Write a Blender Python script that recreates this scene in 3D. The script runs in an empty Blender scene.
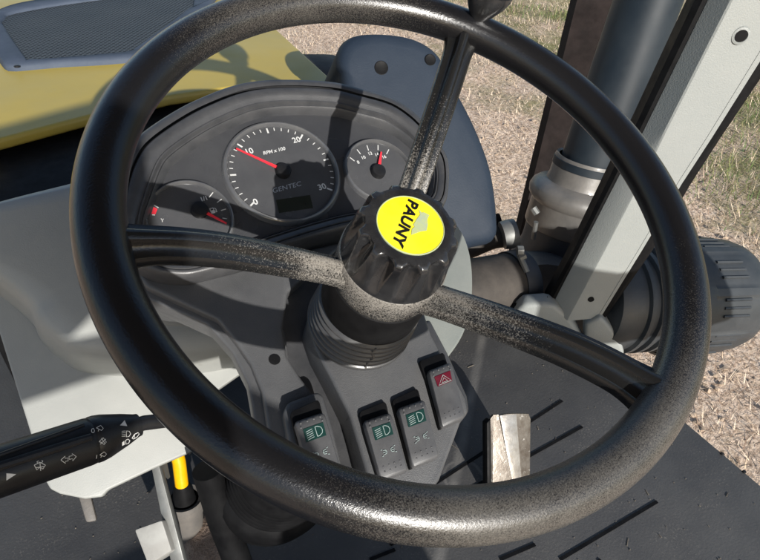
import bpy, bmesh, math, random
from mathutils import Vector, Matrix
import numpy as np
random.seed(7); rng = np.random.default_rng(7)
R_ = math.radians
S = bpy.context.scene

# ------------------------------------------------------------------ camera (vehicle frame: X right, Y forward, Z up, ground z=0)
CAM = Vector((0, 0, 2.0)); FPX = 615.0
TH, RO, PS = R_(40), R_(4.3), R_(35)
_h = Vector((math.sin(PS), math.cos(PS), 0)); _r = Vector((math.cos(PS), -math.sin(PS), 0)); _u = Vector((0, 0, 1))
FW = _h*math.cos(TH) - _u*math.sin(TH); _u0 = _h*math.sin(TH) + _u*math.cos(TH)
CX = _r*math.cos(RO) + _u0*math.sin(RO); CY = -_r*math.sin(RO) + _u0*math.cos(RO)
cd = bpy.data.cameras.new('camera'); cam = bpy.data.objects.new('camera', cd); S.collection.objects.link(cam)
cd.sensor_fit = 'HORIZONTAL'; cd.sensor_width = 36; cd.lens = FPX/760*36; cd.clip_start = 0.02; cd.clip_end = 500
m = Matrix((CX, CY, -FW)).transposed().to_4x4(); m.translation = CAM; cam.matrix_world = m
S.camera = cam

# ------------------------------------------------------------------ light
SUN_EL, SUN_AZ = 23.0, 187.0      # azimuth clockwise from vehicle forward (+Y): sun stands behind, a little left
w = bpy.data.worlds.new('World'); S.world = w; w.use_nodes = True
nt = w.node_tree; bg = nt.nodes['Background']
sky = nt.nodes.new('ShaderNodeTexSky'); sky.sky_type = 'NISHITA'; sky.sun_disc = False
sky.sun_elevation = R_(SUN_EL); sky.sun_rotation = R_(SUN_AZ)
nt.links.new(sky.outputs[0], bg.inputs[0]); bg.inputs[1].default_value = 0.115
sl = bpy.data.lights.new('sun', 'SUN'); sl.energy = 5.0; sl.angle = R_(0.5); sl.color = (1, .965, .91)
so = bpy.data.objects.new('sun', sl); S.collection.objects.link(so)
SUNV = Vector((math.sin(R_(SUN_AZ))*math.cos(R_(SUN_EL)), math.cos(R_(SUN_AZ))*math.cos(R_(SUN_EL)), math.sin(R_(SUN_EL))))
so.rotation_euler = (-SUNV).to_track_quat('-Z', 'Y').to_euler(); so.location = SUNV*20
S.view_settings.view_transform = 'Standard'; S.view_settings.look = 'None'; S.view_settings.exposure = 0.45; S.view_settings.gamma = 1
S.render.film_transparent = False
S.cycles.max_bounces = 8; S.cycles.use_denoising = True

# ------------------------------------------------------------------ measuring helpers
def ray(u, v): return FW + CX*((u-380)/FPX) - CY*((v-280)/FPX)
def D(u, v, d): return CAM + ray(u, v)*d
class Plane:
    def __init__(s, p, n, xa=Vector((1, 0, 0))):
        s.p = Vector(p); s.n = Vector(n).normalized()
        s.a = (xa - s.n*xa.dot(s.n)).normalized(); s.b = s.n.cross(s.a)
    def hit(s, u, v, lift=0):
        r = ray(u, v); return CAM + r*((s.p + s.n*lift - CAM).dot(s.n)/r.dot(s.n))
    def xy(s, u, v):
        q = s.hit(u, v, getattr(s, 'h0', 0)) - s.p; return (q.dot(s.a), q.dot(s.b))
    def pt(s, a, b, h=0): return s.p + s.a*a + s.b*b + s.n*h
def camv(x, y, z): return CX*x - CY*y + FW*z
WC = CAM + camv(.03007, -.05485, .43586)                      # centre of the wheel rim
WN = Vector((0, -.38297, .92376)).normalized()                # wheel axis, towards the driver
def W(t): return Plane(WC - WN*t, WN)
FLOOR = 1.1
FL = Plane((0, 0, FLOOR), (0, 0, 1))

# ------------------------------------------------------------------ mesh builder
WLOC = {}
class MB:
    def __init__(s): s.v = []; s.f = []; s.mi = []
    def add(s, vs, fs, mi=0):
        o = len(s.v); s.v += [Vector(q) for q in vs]; s.f += [[i+o for i in f] for f in fs]; s.mi += [mi]*len(fs); return s
    def bm(s, b, mi=0):
        b.verts.index_update(); b.normal_update()
        s.add([q.co.copy() for q in b.verts], [[q.index for q in f.verts] for f in b.faces], mi); b.free(); return s
    def prism(s, poly, vec, bevel=0, seg=2, mi=0, ang=25):
        b = bmesh.new(); vs = [b.verts.new(q) for q in poly]; f = b.faces.new(vs); f.normal_update()
        if f.normal.dot(vec) > 0: f.normal_flip()
        r = bmesh.ops.extrude_face_region(b, geom=[f]); nv = [e for e in r['geom'] if isinstance(e, bmesh.types.BMVert)]
        bmesh.ops.translate(b, verts=nv, vec=vec); bmesh.ops.recalc_face_normals(b, faces=b.faces)
        if bevel:
            ed = [e for e in b.edges if len(e.link_faces) == 2 and e.calc_face_angle(0) > R_(ang)]
            bmesh.ops.bevel(b, geom=ed, offset=bevel, segments=seg, affect='EDGES', profile=.5, clamp_overlap=True)
        return s.bm(b, mi)
    def loft(s, rings, closed=True, cap0=False, cap1=False, mi=0):
        n = len(rings[0]); vs = [q for r in rings for q in r]; fs = []
        for i in range(len(rings)-1):
            for j in range(n if closed else n-1):
                k = (j+1) % n; fs.append([i*n+j, i*n+k, (i+1)*n+k, (i+1)*n+j])
        if cap0: fs.append(list(range(n))[::-1])
        if cap1: fs.append([(len(rings)-1)*n+j for j in range(n)])
        return s.add(vs, fs, mi)
    def lathe(s, c, axis, prof, seg=48, cap0=False, cap1=False, rf=None, mi=0):
        ax = Vector(axis).normalized(); x = ax.orthogonal().normalized(); y = ax.cross(x); c = Vector(c); rings = []
        for (r, t) in prof:
            ring = []
            for j in range(seg):
                a = 2*math.pi*j/seg; rr = rf(r, t, a) if rf else r
                ring.append(c + ax*t + (x*math.cos(a)+y*math.sin(a))*rr)
            rings.append(ring)
        return s.loft(rings, True, cap0, cap1, mi)
    def tube(s, path, rad, seg=16, caps=True, mi=0):
        path = [Vector(p) for p in path]; rad = rad if isinstance(rad, (list, tuple)) else [rad]*len(path)
        rings = []; x = None
        for i, p in enumerate(path):
            t = (path[min(i+1, len(path)-1)] - path[max(i-1, 0)]).normalized()
            x = (x - t*x.dot(t)).normalized() if x else t.orthogonal().normalized(); y = t.cross(x)
            rings.append([p + (x*math.cos(2*math.pi*j/seg)+y*math.sin(2*math.pi*j/seg))*rad[i] for j in range(seg)])
        return s.loft(rings, True, caps, caps, mi)
    def build(s, name, mat, parent=None, smooth=35, **kw):
        me = bpy.data.meshes.new(name); ob = bpy.data.objects.new(name, me); S.collection.objects.link(ob)
        lo = WLOC[parent.name] if parent else (kw.get('loc') or sum(s.v, Vector())/len(s.v))
        lo = Vector(lo)
        me.from_pydata([tuple(q-lo) for q in s.v], [], s.f)
        mats = mat if isinstance(mat, (list, tuple)) else [mat]
        for q in mats: me.materials.append(q)
        if len(mats) > 1: me.polygons.foreach_set('material_index', s.mi)
        b = bmesh.new(); b.from_mesh(me); bmesh.ops.recalc_face_normals(b, faces=b.faces)
        if kw.get('weld'): bmesh.ops.remove_doubles(b, verts=b.verts, dist=1e-6)
        b.to_mesh(me); b.free()
        if smooth: me.shade_smooth(); me.set_sharp_from_angle(angle=R_(smooth))
        WLOC[ob.name] = lo
        if parent: ob.parent = parent
        else: ob.location = lo
        return ob
def thing(name, label, cat, loc, group=None):
    o = bpy.data.objects.new(name, None); S.collection.objects.link(o); o.location = loc; o.empty_display_size = .05
    WLOC[o.name] = Vector(loc); return tag(o, label, cat, group)
def tag(o, label, cat, group=None):
    o['label'] = label; o['category'] = cat
    if group: o['group'] = group
    return o
def smooth_closed(pts, n=96):
    P = [Vector(p) for p in pts]; m = len(P); out = []; k = max(2, n//m + 1)
    for i in range(m):
        a, b, c, d = P[i-1], P[i], P[(i+1) % m], P[(i+2) % m]
        for j in range(k):
            t = j/k; out.append(.5*((2*b)+(c-a)*t+(2*a-5*b+4*c-d)*t*t+(3*b-a-3*c+d)*t**3))
    return out
def smooth_open(pts, k=8):
    P = [Vector(p) for p in pts]; m = len(P); out = []
    for i in range(m-1):
        a, b, c, d = P[max(i-1, 0)], P[i], P[i+1], P[min(i+2, m-1)]
        for j in range(k):
            t = j/k; out.append(.5*((2*b)+(c-a)*t+(2*a-5*b+4*c-d)*t*t+(3*b-a-3*c+d)*t**3))
    return out + [P[-1]]

# ------------------------------------------------------------------ materials
def mat(name, col, rough=.5, metal=0., spec=.5, noise=None, bump=None, coat=0., speck=None):
    """noise=(scale, amount, col2) mottles the colour; bump=(scale, strength, distance); speck=(scale, lo, hi, colour, mask_scale)"""
    m = bpy.data.materials.new(name); m.use_nodes = True; N = m.node_tree.nodes; L = m.node_tree.links; p = N['Principled BSDF']
    p.inputs['Base Color'].default_value = (*col, 1); p.inputs['Roughness'].default_value = rough
    p.inputs['Metallic'].default_value = metal; p.inputs['Specular IOR Level'].default_value = spec
    p.inputs['Coat Weight'].default_value = coat; p.inputs['Coat Roughness'].default_value = .12
    tc = N.new('ShaderNodeTexCoord'); out = None
    def nz(scale, detail=4, rough=.6):
        t = N.new('ShaderNodeTexNoise'); t.inputs['Scale'].default_value = scale; t.inputs['Detail'].default_value = detail
        t.inputs['Roughness'].default_value = rough; L.new(tc.outputs['Object'], t.inputs['Vector']); return t
    def ramp(src, a, b):
        r = N.new('ShaderNodeMapRange'); r.inputs['From Min'].default_value = a; r.inputs['From Max'].default_value = b
        L.new(src, r.inputs['Value']); return r.outputs[0]
    def mix(f, a, b):
        x = N.new('ShaderNodeMix'); x.data_type = 'RGBA'; L.new(f, x.inputs[0])
        for i, q in ((6, a), (7, b)):
            if isinstance(q, tuple): x.inputs[i].default_value = (*q, 1)
            else: L.new(q, x.inputs[i])
        return x.outputs[2]
    cur = tuple(col)
    if noise:
        sc, am, c2 = noise; t = nz(sc, 6, .65); f = ramp(t.outputs[0], .5-.5*(1-am)*.5, .5+.5*(1-am)*.5)
        cur = mix(f, cur, tuple(c2))
        t2 = nz(sc*.7+3, 3); rr = N.new('ShaderNodeMapRange'); rr.inputs['To Min'].default_value = max(.02, rough-.08); rr.inputs['To Max'].default_value = min(1, rough+.1)
        rr.inputs['From Min'].default_value = .3; rr.inputs['From Max'].default_value = .7; L.new(t2.outputs[0], rr.inputs[0]); L.new(rr.outputs[0], p.inputs['Roughness'])
    if speck:
        sc, lo, hi, c2, ms = speck; t = nz(sc, 3, .75); t2 = nz(ms, 3)
        ad = N.new('ShaderNodeMath'); ad.operation = 'MULTIPLY_ADD'; ad.inputs[1].default_value = .55; L.new(t2.outputs[0], ad.inputs[0]); L.new(t.outputs[0], ad.inputs[2])
        cur = mix(ramp(ad.outputs[0], lo, hi), cur, tuple(c2))
    if not isinstance(cur, tuple): L.new(cur, p.inputs['Base Color'])
    if bump:
        sc, st, di = bump; t = nz(sc, 3, .6); b = N.new('ShaderNodeBump'); b.inputs['Strength'].default_value = st; b.inputs['Distance'].default_value = di
        L.new(t.outputs[0], b.inputs['Height']); L.new(b.outputs[0], p.inputs['Normal'])
    m['nz'] = 1
    return m
M = {}
M['rim'] = None
M['plastic'] = mat('black_plastic', (.009, .009, .010), .38, spec=.3, noise=(60, .5, (.015, .015, .016)), bump=(900, .25, .0004))
M['knob'] = mat('gloss_black_plastic', (.009, .009, .010), .22, noise=(45, .2, (.026, .026, .027)), bump=(300, .08, .0004), coat=.2)
M['console'] = mat('dark_grey_moulding', (.060, .061, .064), .42, noise=(18, .2, (.088, .088, .089)), bump=(1100, .6, .0006), speck=(420, .99, 1.12, (.17, .165, .155), 9))
M['housing'] = mat('charcoal_moulding', (.030, .031, .034), .40, noise=(35, .2, (.056, .056, .058)), bump=(900, .3, .0005))
M['dial'] = mat('dial_face', (.052, .053, .057), .22, noise=(30, .2, (.068, .069, .072)))
M['dialgap'] = mat('instrument_panel', (.037, .038, .042), .25, noise=(20, .3, (.050, .051, .054)))
M['ring'] = mat('dial_ring', (.075, .075, .08), .2, coat=.4, noise=(40, .4, (.10, .10, .10)))
M['white'] = mat('white_print', (.58, .58, .565), .5, noise=(200, .2, (.44, .44, .43)))
M['iconline'] = mat('pale_icon_print', (.36, .44, .42), .5, noise=(300, .2, (.24, .30, .29)))
M['dimwhite'] = mat('pale_print', (.33, .35, .38), .5, noise=(200, .3, (.28, .3, .33)))
M['red'] = mat('red_needle', (.75, .03, .04), .4, noise=(90, .3, (.62, .03, .05)))
M['darkred'] = mat('red_icon_panel', (.10, .004, .014), .4, noise=(90, .3, (.08, .005, .014)))
M['green'] = mat('green_icon_panel', (.004, .026, .022), .4, noise=(90, .3, (.006, .035, .030)))
M['lcd'] = mat('lcd', (.012, .016, .012), .15, noise=(40, .3, (.018, .022, .017)))
M['yellow'] = mat('yellow_sticker', (.78, .68, .01), .3, noise=(40, .1, (.70, .60, .03)), speck=(260, 1.0, 1.12, (.55, .47, .12), 60))
M['silver'] = mat('silver_sticker', (.30, .36, .29), .35, noise=(150, .3, (.42, .45, .16)))
M['switch'] = mat('switch_plastic', (.050, .050, .053), .45, noise=(60, .2, (.072, .072, .074)), bump=(2200, .3, .0003))
M['cream'] = mat('pale_grey_plastic', (.255, .262, .248), .5, noise=(6, .2, (.31, .312, .292)), bump=(700, .3, .0006), speck=(60, 1.0, 1.15, (.20, .195, .175), 7))
M['pillar'] = mat('pale_green_paint', (.23, .245, .237), .5, noise=(5, .2, (.265, .275, .265)), speck=(35, 1.0, 1.16, (.20, .205, .19), 4), bump=(420, .5, .0012))
M['rubber'] = mat('black_rubber', (.004, .004, .0045), .55, spec=.12, noise=(50, .4, (.008, .008, .0085)))
M['bellows'] = mat('bellows_rubber', (.034, .034, .036), .38, noise=(40, .3, (.050, .050, .050)), bump=(700, .2, .0004))
M['worn'] = None
M['pedal'] = mat('scuffed_steel', (.21, .19, .165), .40, metal=.4, noise=(55, .1, (.07, .05, .035)), bump=(160, .5, .001), speck=(130, .9, 1.05, (.5, .48, .44), 30))
M['worn_glint'] = mat('worn_glint_steel', (.45, .43, .40), .32, metal=.55, noise=(60, .05, (.26, .23, .20)), bump=(180, .4, .001), speck=(150, .95, 1.1, (.85, .84, .82), 30))  # lighter than the plate: worn metal with the sun glint put into the colour
M['steel'] = mat('dull_steel', (.20, .205, .195), .5, metal=.4, noise=(30, .1, (.12, .12, .115)), bump=(200, .2, .0006))
M['paintwhite'] = mat('white_painted_steel', (.33, .33, .31), .6, noise=(22, .1, (.22, .21, .195)), speck=(60, .95, 1.1, (.14, .12, .10), 12), bump=(200, .2, .0006))
M['lever'] = mat('yellow_plastic', (.80, .42, .0), .35, noise=(60, .4, (.70, .36, .0)))
M['dustcup'] = mat('dusty_grey_cup', (.085, .08, .075), .6, noise=(40, .2, (.14, .125, .11)), bump=(300, .3, .001))
M['pipe'] = mat('blue_black_paint', (.012, .018, .025), .5, spec=.3, noise=(10, .5, (.018, .025, .032)), bump=(40, .05, .002))
M['fender'] = mat('blue_black_plastic', (.014, .022, .036), .6, spec=.2, noise=(6, .35, (.022, .031, .046)), bump=(350, .25, .001), speck=(120, 1.03, 1.08, (.12, .13, .15), 4))
M['brown'] = mat('brown_black_paint', (.009, .0065, .006), .8, spec=.1, noise=(12, .5, (.020, .015, .014)), bump=(90, .15, .001))
M['dustrubber'] = mat('dusty_hose_rubber', (.026, .024, .023), .7, spec=.2, noise=(14, .05, (.072, .063, .055)), bump=(60, .3, .002))
M['silicone'] = mat('translucent_coupling', (.165, .153, .138), .45, noise=(13, .05, (.08, .078, .075)), bump=(60, .25, .002), coat=.15)
M['duct'] = mat('dusty_black_duct', (.028, .032, .040), .55, noise=(14, .25, (.055, .056, .060)), bump=(120, .3, .001))
M['canister'] = mat('charcoal_canister', (.022, .026, .030), .45, spec=.4, noise=(14, .2, (.042, .046, .050)), bump=(200, .2, .001))
M['tyre'] = mat('tyre_rubber', (.02, .02, .021), .75, noise=(20, .4, (.035, .033, .031)))
M['hood'] = mat('ochre_yellow_paint', (.42, .305, .045), .42, noise=(3, .3, (.36, .28, .075)), bump=(60, .05, .002), speck=(50, .98, 1.15, (.38, .31, .14), 5))
M['shroud'] = mat('dusty_grey_plastic', (.15, .165, .155), .55, noise=(14, .2, (.19, .20, .185)), bump=(500, .3, .0006))
M['ventframe'] = mat('blue_grey_vent_frame', (.050, .064, .092), .65, spec=.2, noise=(12, .3, (.072, .088, .118)), bump=(200, .2, .001))

def rim_material(kind):
    m = bpy.data.materials.new('worn_black_' + kind); m.use_nodes = True; N = m.node_tree.nodes; L = m.node_tree.links; p = N['Principled BSDF']
    tc = N.new('ShaderNodeTexCoord')
    def nz(s, d=4, r=.6):
        t = N.new('ShaderNodeTexNoise'); t.inputs['Scale'].default_value = s; t.inputs['Detail'].default_value = d; t.inputs['Roughness'].default_value = r
        L.new(tc.outputs['Object'], t.inputs[0]); return t.outputs[0]
    def mth(op, a, b, c=None):
        n = N.new('ShaderNodeMath'); n.operation = op
        for i, q in enumerate((a, b, c)):
            if q is None: continue
            if isinstance(q, (int, float)): n.inputs[i].default_value = q
            else: L.new(q, n.inputs[i])
        return n.outputs[0]
    def mr(v, a, b, c=0, d=1):
        n = N.new('ShaderNodeMapRange'); L.new(v, n.inputs[0])
        for i, q in zip((1, 2, 3, 4), (a, b, c, d)): n.inputs[i].default_value = q
        return n.outputs[0]
    fine = nz(1150 if kind == 'rim' else 760, 3, .75); big = nz(9, 3); mid = nz(60, 3)
    sp = N.new('ShaderNodeSeparateXYZ'); L.new(tc.outputs['Object'], sp.inputs[0])
    if kind == 'rim':
        near = mr(sp.outputs[1], .00, -.17, -.02, .26)           # the driver's side of the rim is worn most
        side = mr(sp.outputs[0], -.18, -.09, -.30, 0); side2 = mth('ADD', mr(sp.outputs[0], .05, .16, 0, -.20), mr(sp.outputs[1], .10, .19, 0, .16))
        wear = mth('ADD', mth('ADD', near, mth('ADD', side, side2)), mth('MULTIPLY', big, .22))
        lo, hi, c0, c1 = .70, 1.12, (.007, .007, .008), (.115, .106, .093)
    else:
        ln = N.new('ShaderNodeVectorMath'); ln.operation = 'LENGTH'; L.new(tc.outputs['Object'], ln.inputs[0])
        wear = mth('ADD', mr(ln.outputs['Value'], .185, .10, -.30, .08), mth('MULTIPLY', nz(16, 3), .30))   # rubbed through towards the hub
        wear = mth('ADD', wear, mr(ln.outputs['Value'], .10, .08, 0, .16))
        lo, hi, c0, c1 = .73, .95, (.010, .010, .010), (.215, .20, .178)
    s = mth('ADD', fine, mth('ADD', wear, mth('MULTIPLY', mid, .10)))
    f = mr(s, lo, hi)
    mix = N.new('ShaderNodeMix'); mix.data_type = 'RGBA'; L.new(f, mix.inputs[0])
    mix.inputs[6].default_value = (*c0, 1); mix.inputs[7].default_value = (*c1, 1)
    L.new(mix.outputs[2], p.inputs['Base Color'])
    L.new(mth('ADD', mth('ADD', mr(f, 0, 1, .17, .30), mth('MULTIPLY', mid, .10)), mr(wear, .1, .4, 0, .04)), p.inputs['Roughness'])
    b = N.new('ShaderNodeBump'); b.inputs['Strength'].default_value = .5; b.inputs['Distance'].default_value = .0005
    L.new(mth('ADD', mth('MULTIPLY', nz(620, 3, .7), .8), mth('MULTIPLY', mid, .5)), b.inputs['Height']); L.new(b.outputs[0], p.inputs['Normal'])
    return m
M['rim'] = rim_material('rim'); M['worn'] = rim_material('spoke')

# ------------------------------------------------------------------ strokes, text and decals on planes
def stroke(mb, pl, pts, wd, h=.0003, th=.0002, closed=False, mi=0):
    P = [Vector((a, b)) for a, b in pts]; n = len(P); Lr = []
    for i in range(n):
        a = P[i-1] if (i or closed) else P[i]; c = P[(i+1) % n] if (i < n-1 or closed) else P[i]
        t = (c-a); t = t.normalized() if t.length else Vector((1, 0)); q = Vector((-t.y, t.x))*wd/2
        Lr.append((P[i]+q, P[i]-q))
    rings = [[pl.pt(a.x, a.y, h), pl.pt(a.x, a.y, h+th), pl.pt(b.x, b.y, h+th), pl.pt(b.x, b.y, h)] for a, b in Lr]
    if closed: rings.append(rings[0])
    mb.loft(rings, True, not closed, not closed, mi)
def flat(mb, pl, pts, h=.0003, th=.0002, mi=0): mb.prism([pl.pt(a, b, h+th) for a, b in pts], pl.n*(-th), mi=mi)
def disc(mb, pl, c, r, h, th, seg=40, bev=0, mi=0):
    mb.prism([pl.pt(c[0]+r*math.cos(2*math.pi*i/seg), c[1]+r*math.sin(2*math.pi*i/seg), h+th) for i in range(seg)], pl.n*(-th), bev, mi=mi)
def arc(c, r, a0, a1, n=14, sq=1): return [(c[0]+r*math.cos(R_(a0+(a1-a0)*i/n)), c[1]+r*sq*math.sin(R_(a0+(a1-a0)*i/n))) for i in range(n+1)]
def text(mb, pl, s, c, size, rot=0, h=.0003, th=.0002, shear=0, bold=0, mi=0, sx=1):
    cu = bpy.data.curves.new('t', 'FONT'); cu.body = s; cu.size = 1; cu.align_x = 'CENTER'; cu.align_y = 'CENTER'; cu.shear = shear; cu.offset = bold; cu.resolution_u = 4
    ob = bpy.data.objects.new('t', cu); S.collection.objects.link(ob); bpy.context.view_layer.update()
    me = bpy.data.meshes.new_from_object(ob.evaluated_get(bpy.context.evaluated_depsgraph_get()))
    cr, sr = math.cos(rot), math.sin(rot); vs = []
    for q in me.vertices:
        x, y = q.co.x*size*sx, q.co.y*size; vs.append((c[0]+x*cr-y*sr, c[1]+x*sr+y*cr))
    b = bmesh.new(); bv = [b.verts.new(pl.pt(x, y, h+th)) for x, y in vs]
    for f in me.polygons:
        try: b.faces.new([bv[i] for i in f.vertices])
        except ValueError: pass
    mb.bm(b, mi); bpy.data.objects.remove(ob); bpy.data.curves.remove(cu); bpy.data.meshes.remove(me)

# ================================================================== GROUND
def ground():
    m = bpy.data.materials.new('dry_field'); m.use_nodes = True; N = m.node_tree.nodes; L = m.node_tree.links; p = N['Principled BSDF']; p.inputs['Roughness'].default_value = .95
    p.inputs['Specular IOR Level'].default_value = .1
    tc = N.new('ShaderNodeTexCoord')
    def nz(s, d=6, r=.65):
        t = N.new('ShaderNodeTexNoise'); t.inputs['Scale'].default_value = s; t.inputs['Detail'].default_value = d; t.inputs['Roughness'].default_value = r
        L.new(tc.outputs['Object'], t.inputs[0]); return t.outputs[0]
    def ramp(src, st):
        r = N.new('ShaderNodeValToRGB'); e = r.color_ramp.elements; e[0].position, e[0].color = st[0][0], (*st[0][1], 1); e[1].position, e[1].color = st[-1][0], (*st[-1][1], 1)
        for q, c in st[1:-1]: x = e.new(q); x.color = (*c, 1)
        L.new(src, r.inputs[0]); return r.outputs[0]
    base = ramp(nz(38, 8, .75), [(.33, (.16, .105, .075)), (.43, (.47, .345, .25)), (.54, (.74, .575, .44)), (.7, (.88, .73, .59))])
    green = ramp(nz(30, 6), [(.3, (.11, .11, .04)), (.7, (.40, .36, .19))])
    sx = N.new('ShaderNodeSeparateXYZ'); L.new(tc.outputs['Object'], sx.inputs[0])
    bx = N.new('ShaderNodeMapRange'); L.new(sx.outputs[0], bx.inputs[0]); bx.inputs[1].default_value = 3.0; bx.inputs[2].default_value = 4.6; bx.inputs[4].default_value = .22
    ad = N.new('ShaderNodeMath'); L.new(nz(1.6, 5), ad.inputs[0]); L.new(bx.outputs[0], ad.inputs[1])
    k = N.new('ShaderNodeMapRange'); L.new(ad.outputs[0], k.inputs[0]); k.inputs[1].default_value = .56; k.inputs[2].default_value = .80
    x = N.new('ShaderNodeMix'); x.data_type = 'RGBA'; L.new(k.outputs[0], x.inputs[0]); L.new(base, x.inputs[6]); L.new(green, x.inputs[7]); L.new(x.outputs[2], p.inputs['Base Color'])
    b = N.new('ShaderNodeBump'); b.inputs['Strength'].default_value = .8; b.inputs['Distance'].default_value = .03; L.new(nz(45, 6, .7), b.inputs['Height']); L.new(b.outputs[0], p.inputs['Normal'])
    n = 90; vs = []; fs = []
    # one sheet, finely bumped near the tractor, flat far away
    g = np.concatenate([np.linspace(-200, -8, 8), np.linspace(-7, 9, n), np.linspace(10, 200, 8)])
    for yy in g:
        for xx in g:
            near = abs(xx) < 9.5 and abs(yy) < 9.5
            vs.append((xx, yy, (rng.random()-.5)*.03 if near else 0))
    k2 = len(g)
    for i in range(k2-1):
        for j in range(k2-1): fs.append([i*k2+j, i*k2+j+1, (i+1)*k2+j+1, (i+1)*k2+j])
    o = MB().add(vs, fs).build('ground', m, loc=(0, 0, 0), smooth=60); o['kind'] = 'structure'
ground()

def grass():
    N = 110000
    x = rng.uniform(1.0, 6.5, N); y = rng.uniform(-.3, 9, N)
    # patchy: greener and longer in clumps
    cl = np.sin(x*1.7+1.3)*np.sin(y*1.3-.4)+.5*np.sin(x*4.1+y*2.3)
    bias = 1.5*np.clip((x-3.2)/1.2, 0, 1)*np.clip((3.4-y)/1.0, 0, 1) + .7*np.clip((x-4.2)/.8, 0, 1)*np.clip((y-4.2)/.6, 0, 1)
    greenish = np.clip((cl-.35+bias)*.9, 0, 1)
    keep = rng.random(N) < np.where(greenish > .2, 1., .62); x, y, greenish = x[keep], y[keep], greenish[keep]; N = len(x)
    ang = rng.uniform(0, 2*np.pi, N); ln = rng.uniform(.02, .075, N)*(1+.5*greenish); wd = rng.uniform(.0012, .0032, N); el = rng.uniform(.05, .8, N) + greenish*rng.uniform(0, .8, N)
    dx, dy, dz = np.cos(ang)*np.cos(el)*ln, np.sin(ang)*np.cos(el)*ln, np.sin(el)*ln
    px, py = -np.sin(ang)*wd, np.cos(ang)*wd
    z0 = rng.uniform(.0, .02, N)
    V = np.empty((N, 3, 3)); V[:, 0] = np.c_[x-px, y-py, z0]; V[:, 1] = np.c_[x+px, y+py, z0]; V[:, 2] = np.c_[x+dx, y+dy, z0+dz+.004]
    me = bpy.data.meshes.new('dry_grass'); me.vertices.add(N*3); me.loops.add(N*3); me.polygons.add(N)
    me.vertices.foreach_set('co', V.ravel()); me.loops.foreach_set('vertex_index', np.arange(N*3)); me.polygons.foreach_set('loop_start', np.arange(0, N*3, 3))
    mats = []
    for nm, c in (('straw_pale', (.78, .63, .47)), ('straw_tan', (.56, .43, .30)), ('straw_brown', (.24, .16, .11)), ('blade_olive', (.20, .20, .07)), ('blade_green', (.12, .20, .05))):
        mats.append(mat(nm, c, .8, noise=(3, .4, tuple(q*.8 for q in c)))); me.materials.append(mats[-1])
    r = rng.random(N); idx = np.where(r < .36, 0, np.where(r < .72, 1, 2)); g = rng.random(N) < greenish*.75
    idx = np.where(g, np.where(rng.random(N) < .5, 3, 4), idx); me.polygons.foreach_set('material_index', idx.astype(np.int32)); me.update(); me.validate()
    o = bpy.data.objects.new('dry_grass', me); S.collection.objects.link(o); o['kind'] = 'stuff'
    tag(o, 'dry straw coloured grass lying over the ground beside the tractor', 'grass')
grass()
def clods():
    ico = [(0, 0, 1), (.9, 0, .35), (.28, .85, .35), (-.72, .53, .35), (-.72, -.53, .35), (.28, -.85, .35), (.72, .53, -.3), (-.28, .85, -.3), (-.9, 0, -.3), (-.28, -.85, -.3), (.72, -.53, -.3)]
    fc = [(0, 1, 2), (0, 2, 3), (0, 3, 4), (0, 4, 5), (0, 5, 1), (1, 6, 2), (2, 6, 7), (2, 7, 3), (3, 7, 8), (3, 8, 4), (4, 8, 9), (4, 9, 5), (5, 9, 10), (5, 10, 1), (1, 10, 6)]
    vs, fs, mi = [], [], []
    for _ in range(3200):
        x, y = rng.uniform(1.1, 5.8), rng.uniform(-.2, 6.5); q = .003 + .012*rng.random()**3; o = len(vs); a = rng.uniform(0, 6.28); fl = rng.uniform(.4, .9)
        for (i, j, k) in ico:
            w_ = q*rng.uniform(.7, 1.25); vs.append((x+(i*math.cos(a)-j*math.sin(a))*w_*1.3, y+(i*math.sin(a)+j*math.cos(a))*w_, .008+k*w_*fl))
        fs += [[o+t for t in f] for f in fc]
    o = MB().add(vs, fs).build('dirt_clods', mat('dry_clod', (.50, .39, .29), .95, spec=.1, noise=(4, .1, (.28, .21, .15))), loc=(0, 0, 0), smooth=40); o['kind'] = 'stuff'
    tag(o, 'small clods of dry brown earth among the straw', 'soil')
clods()

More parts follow.
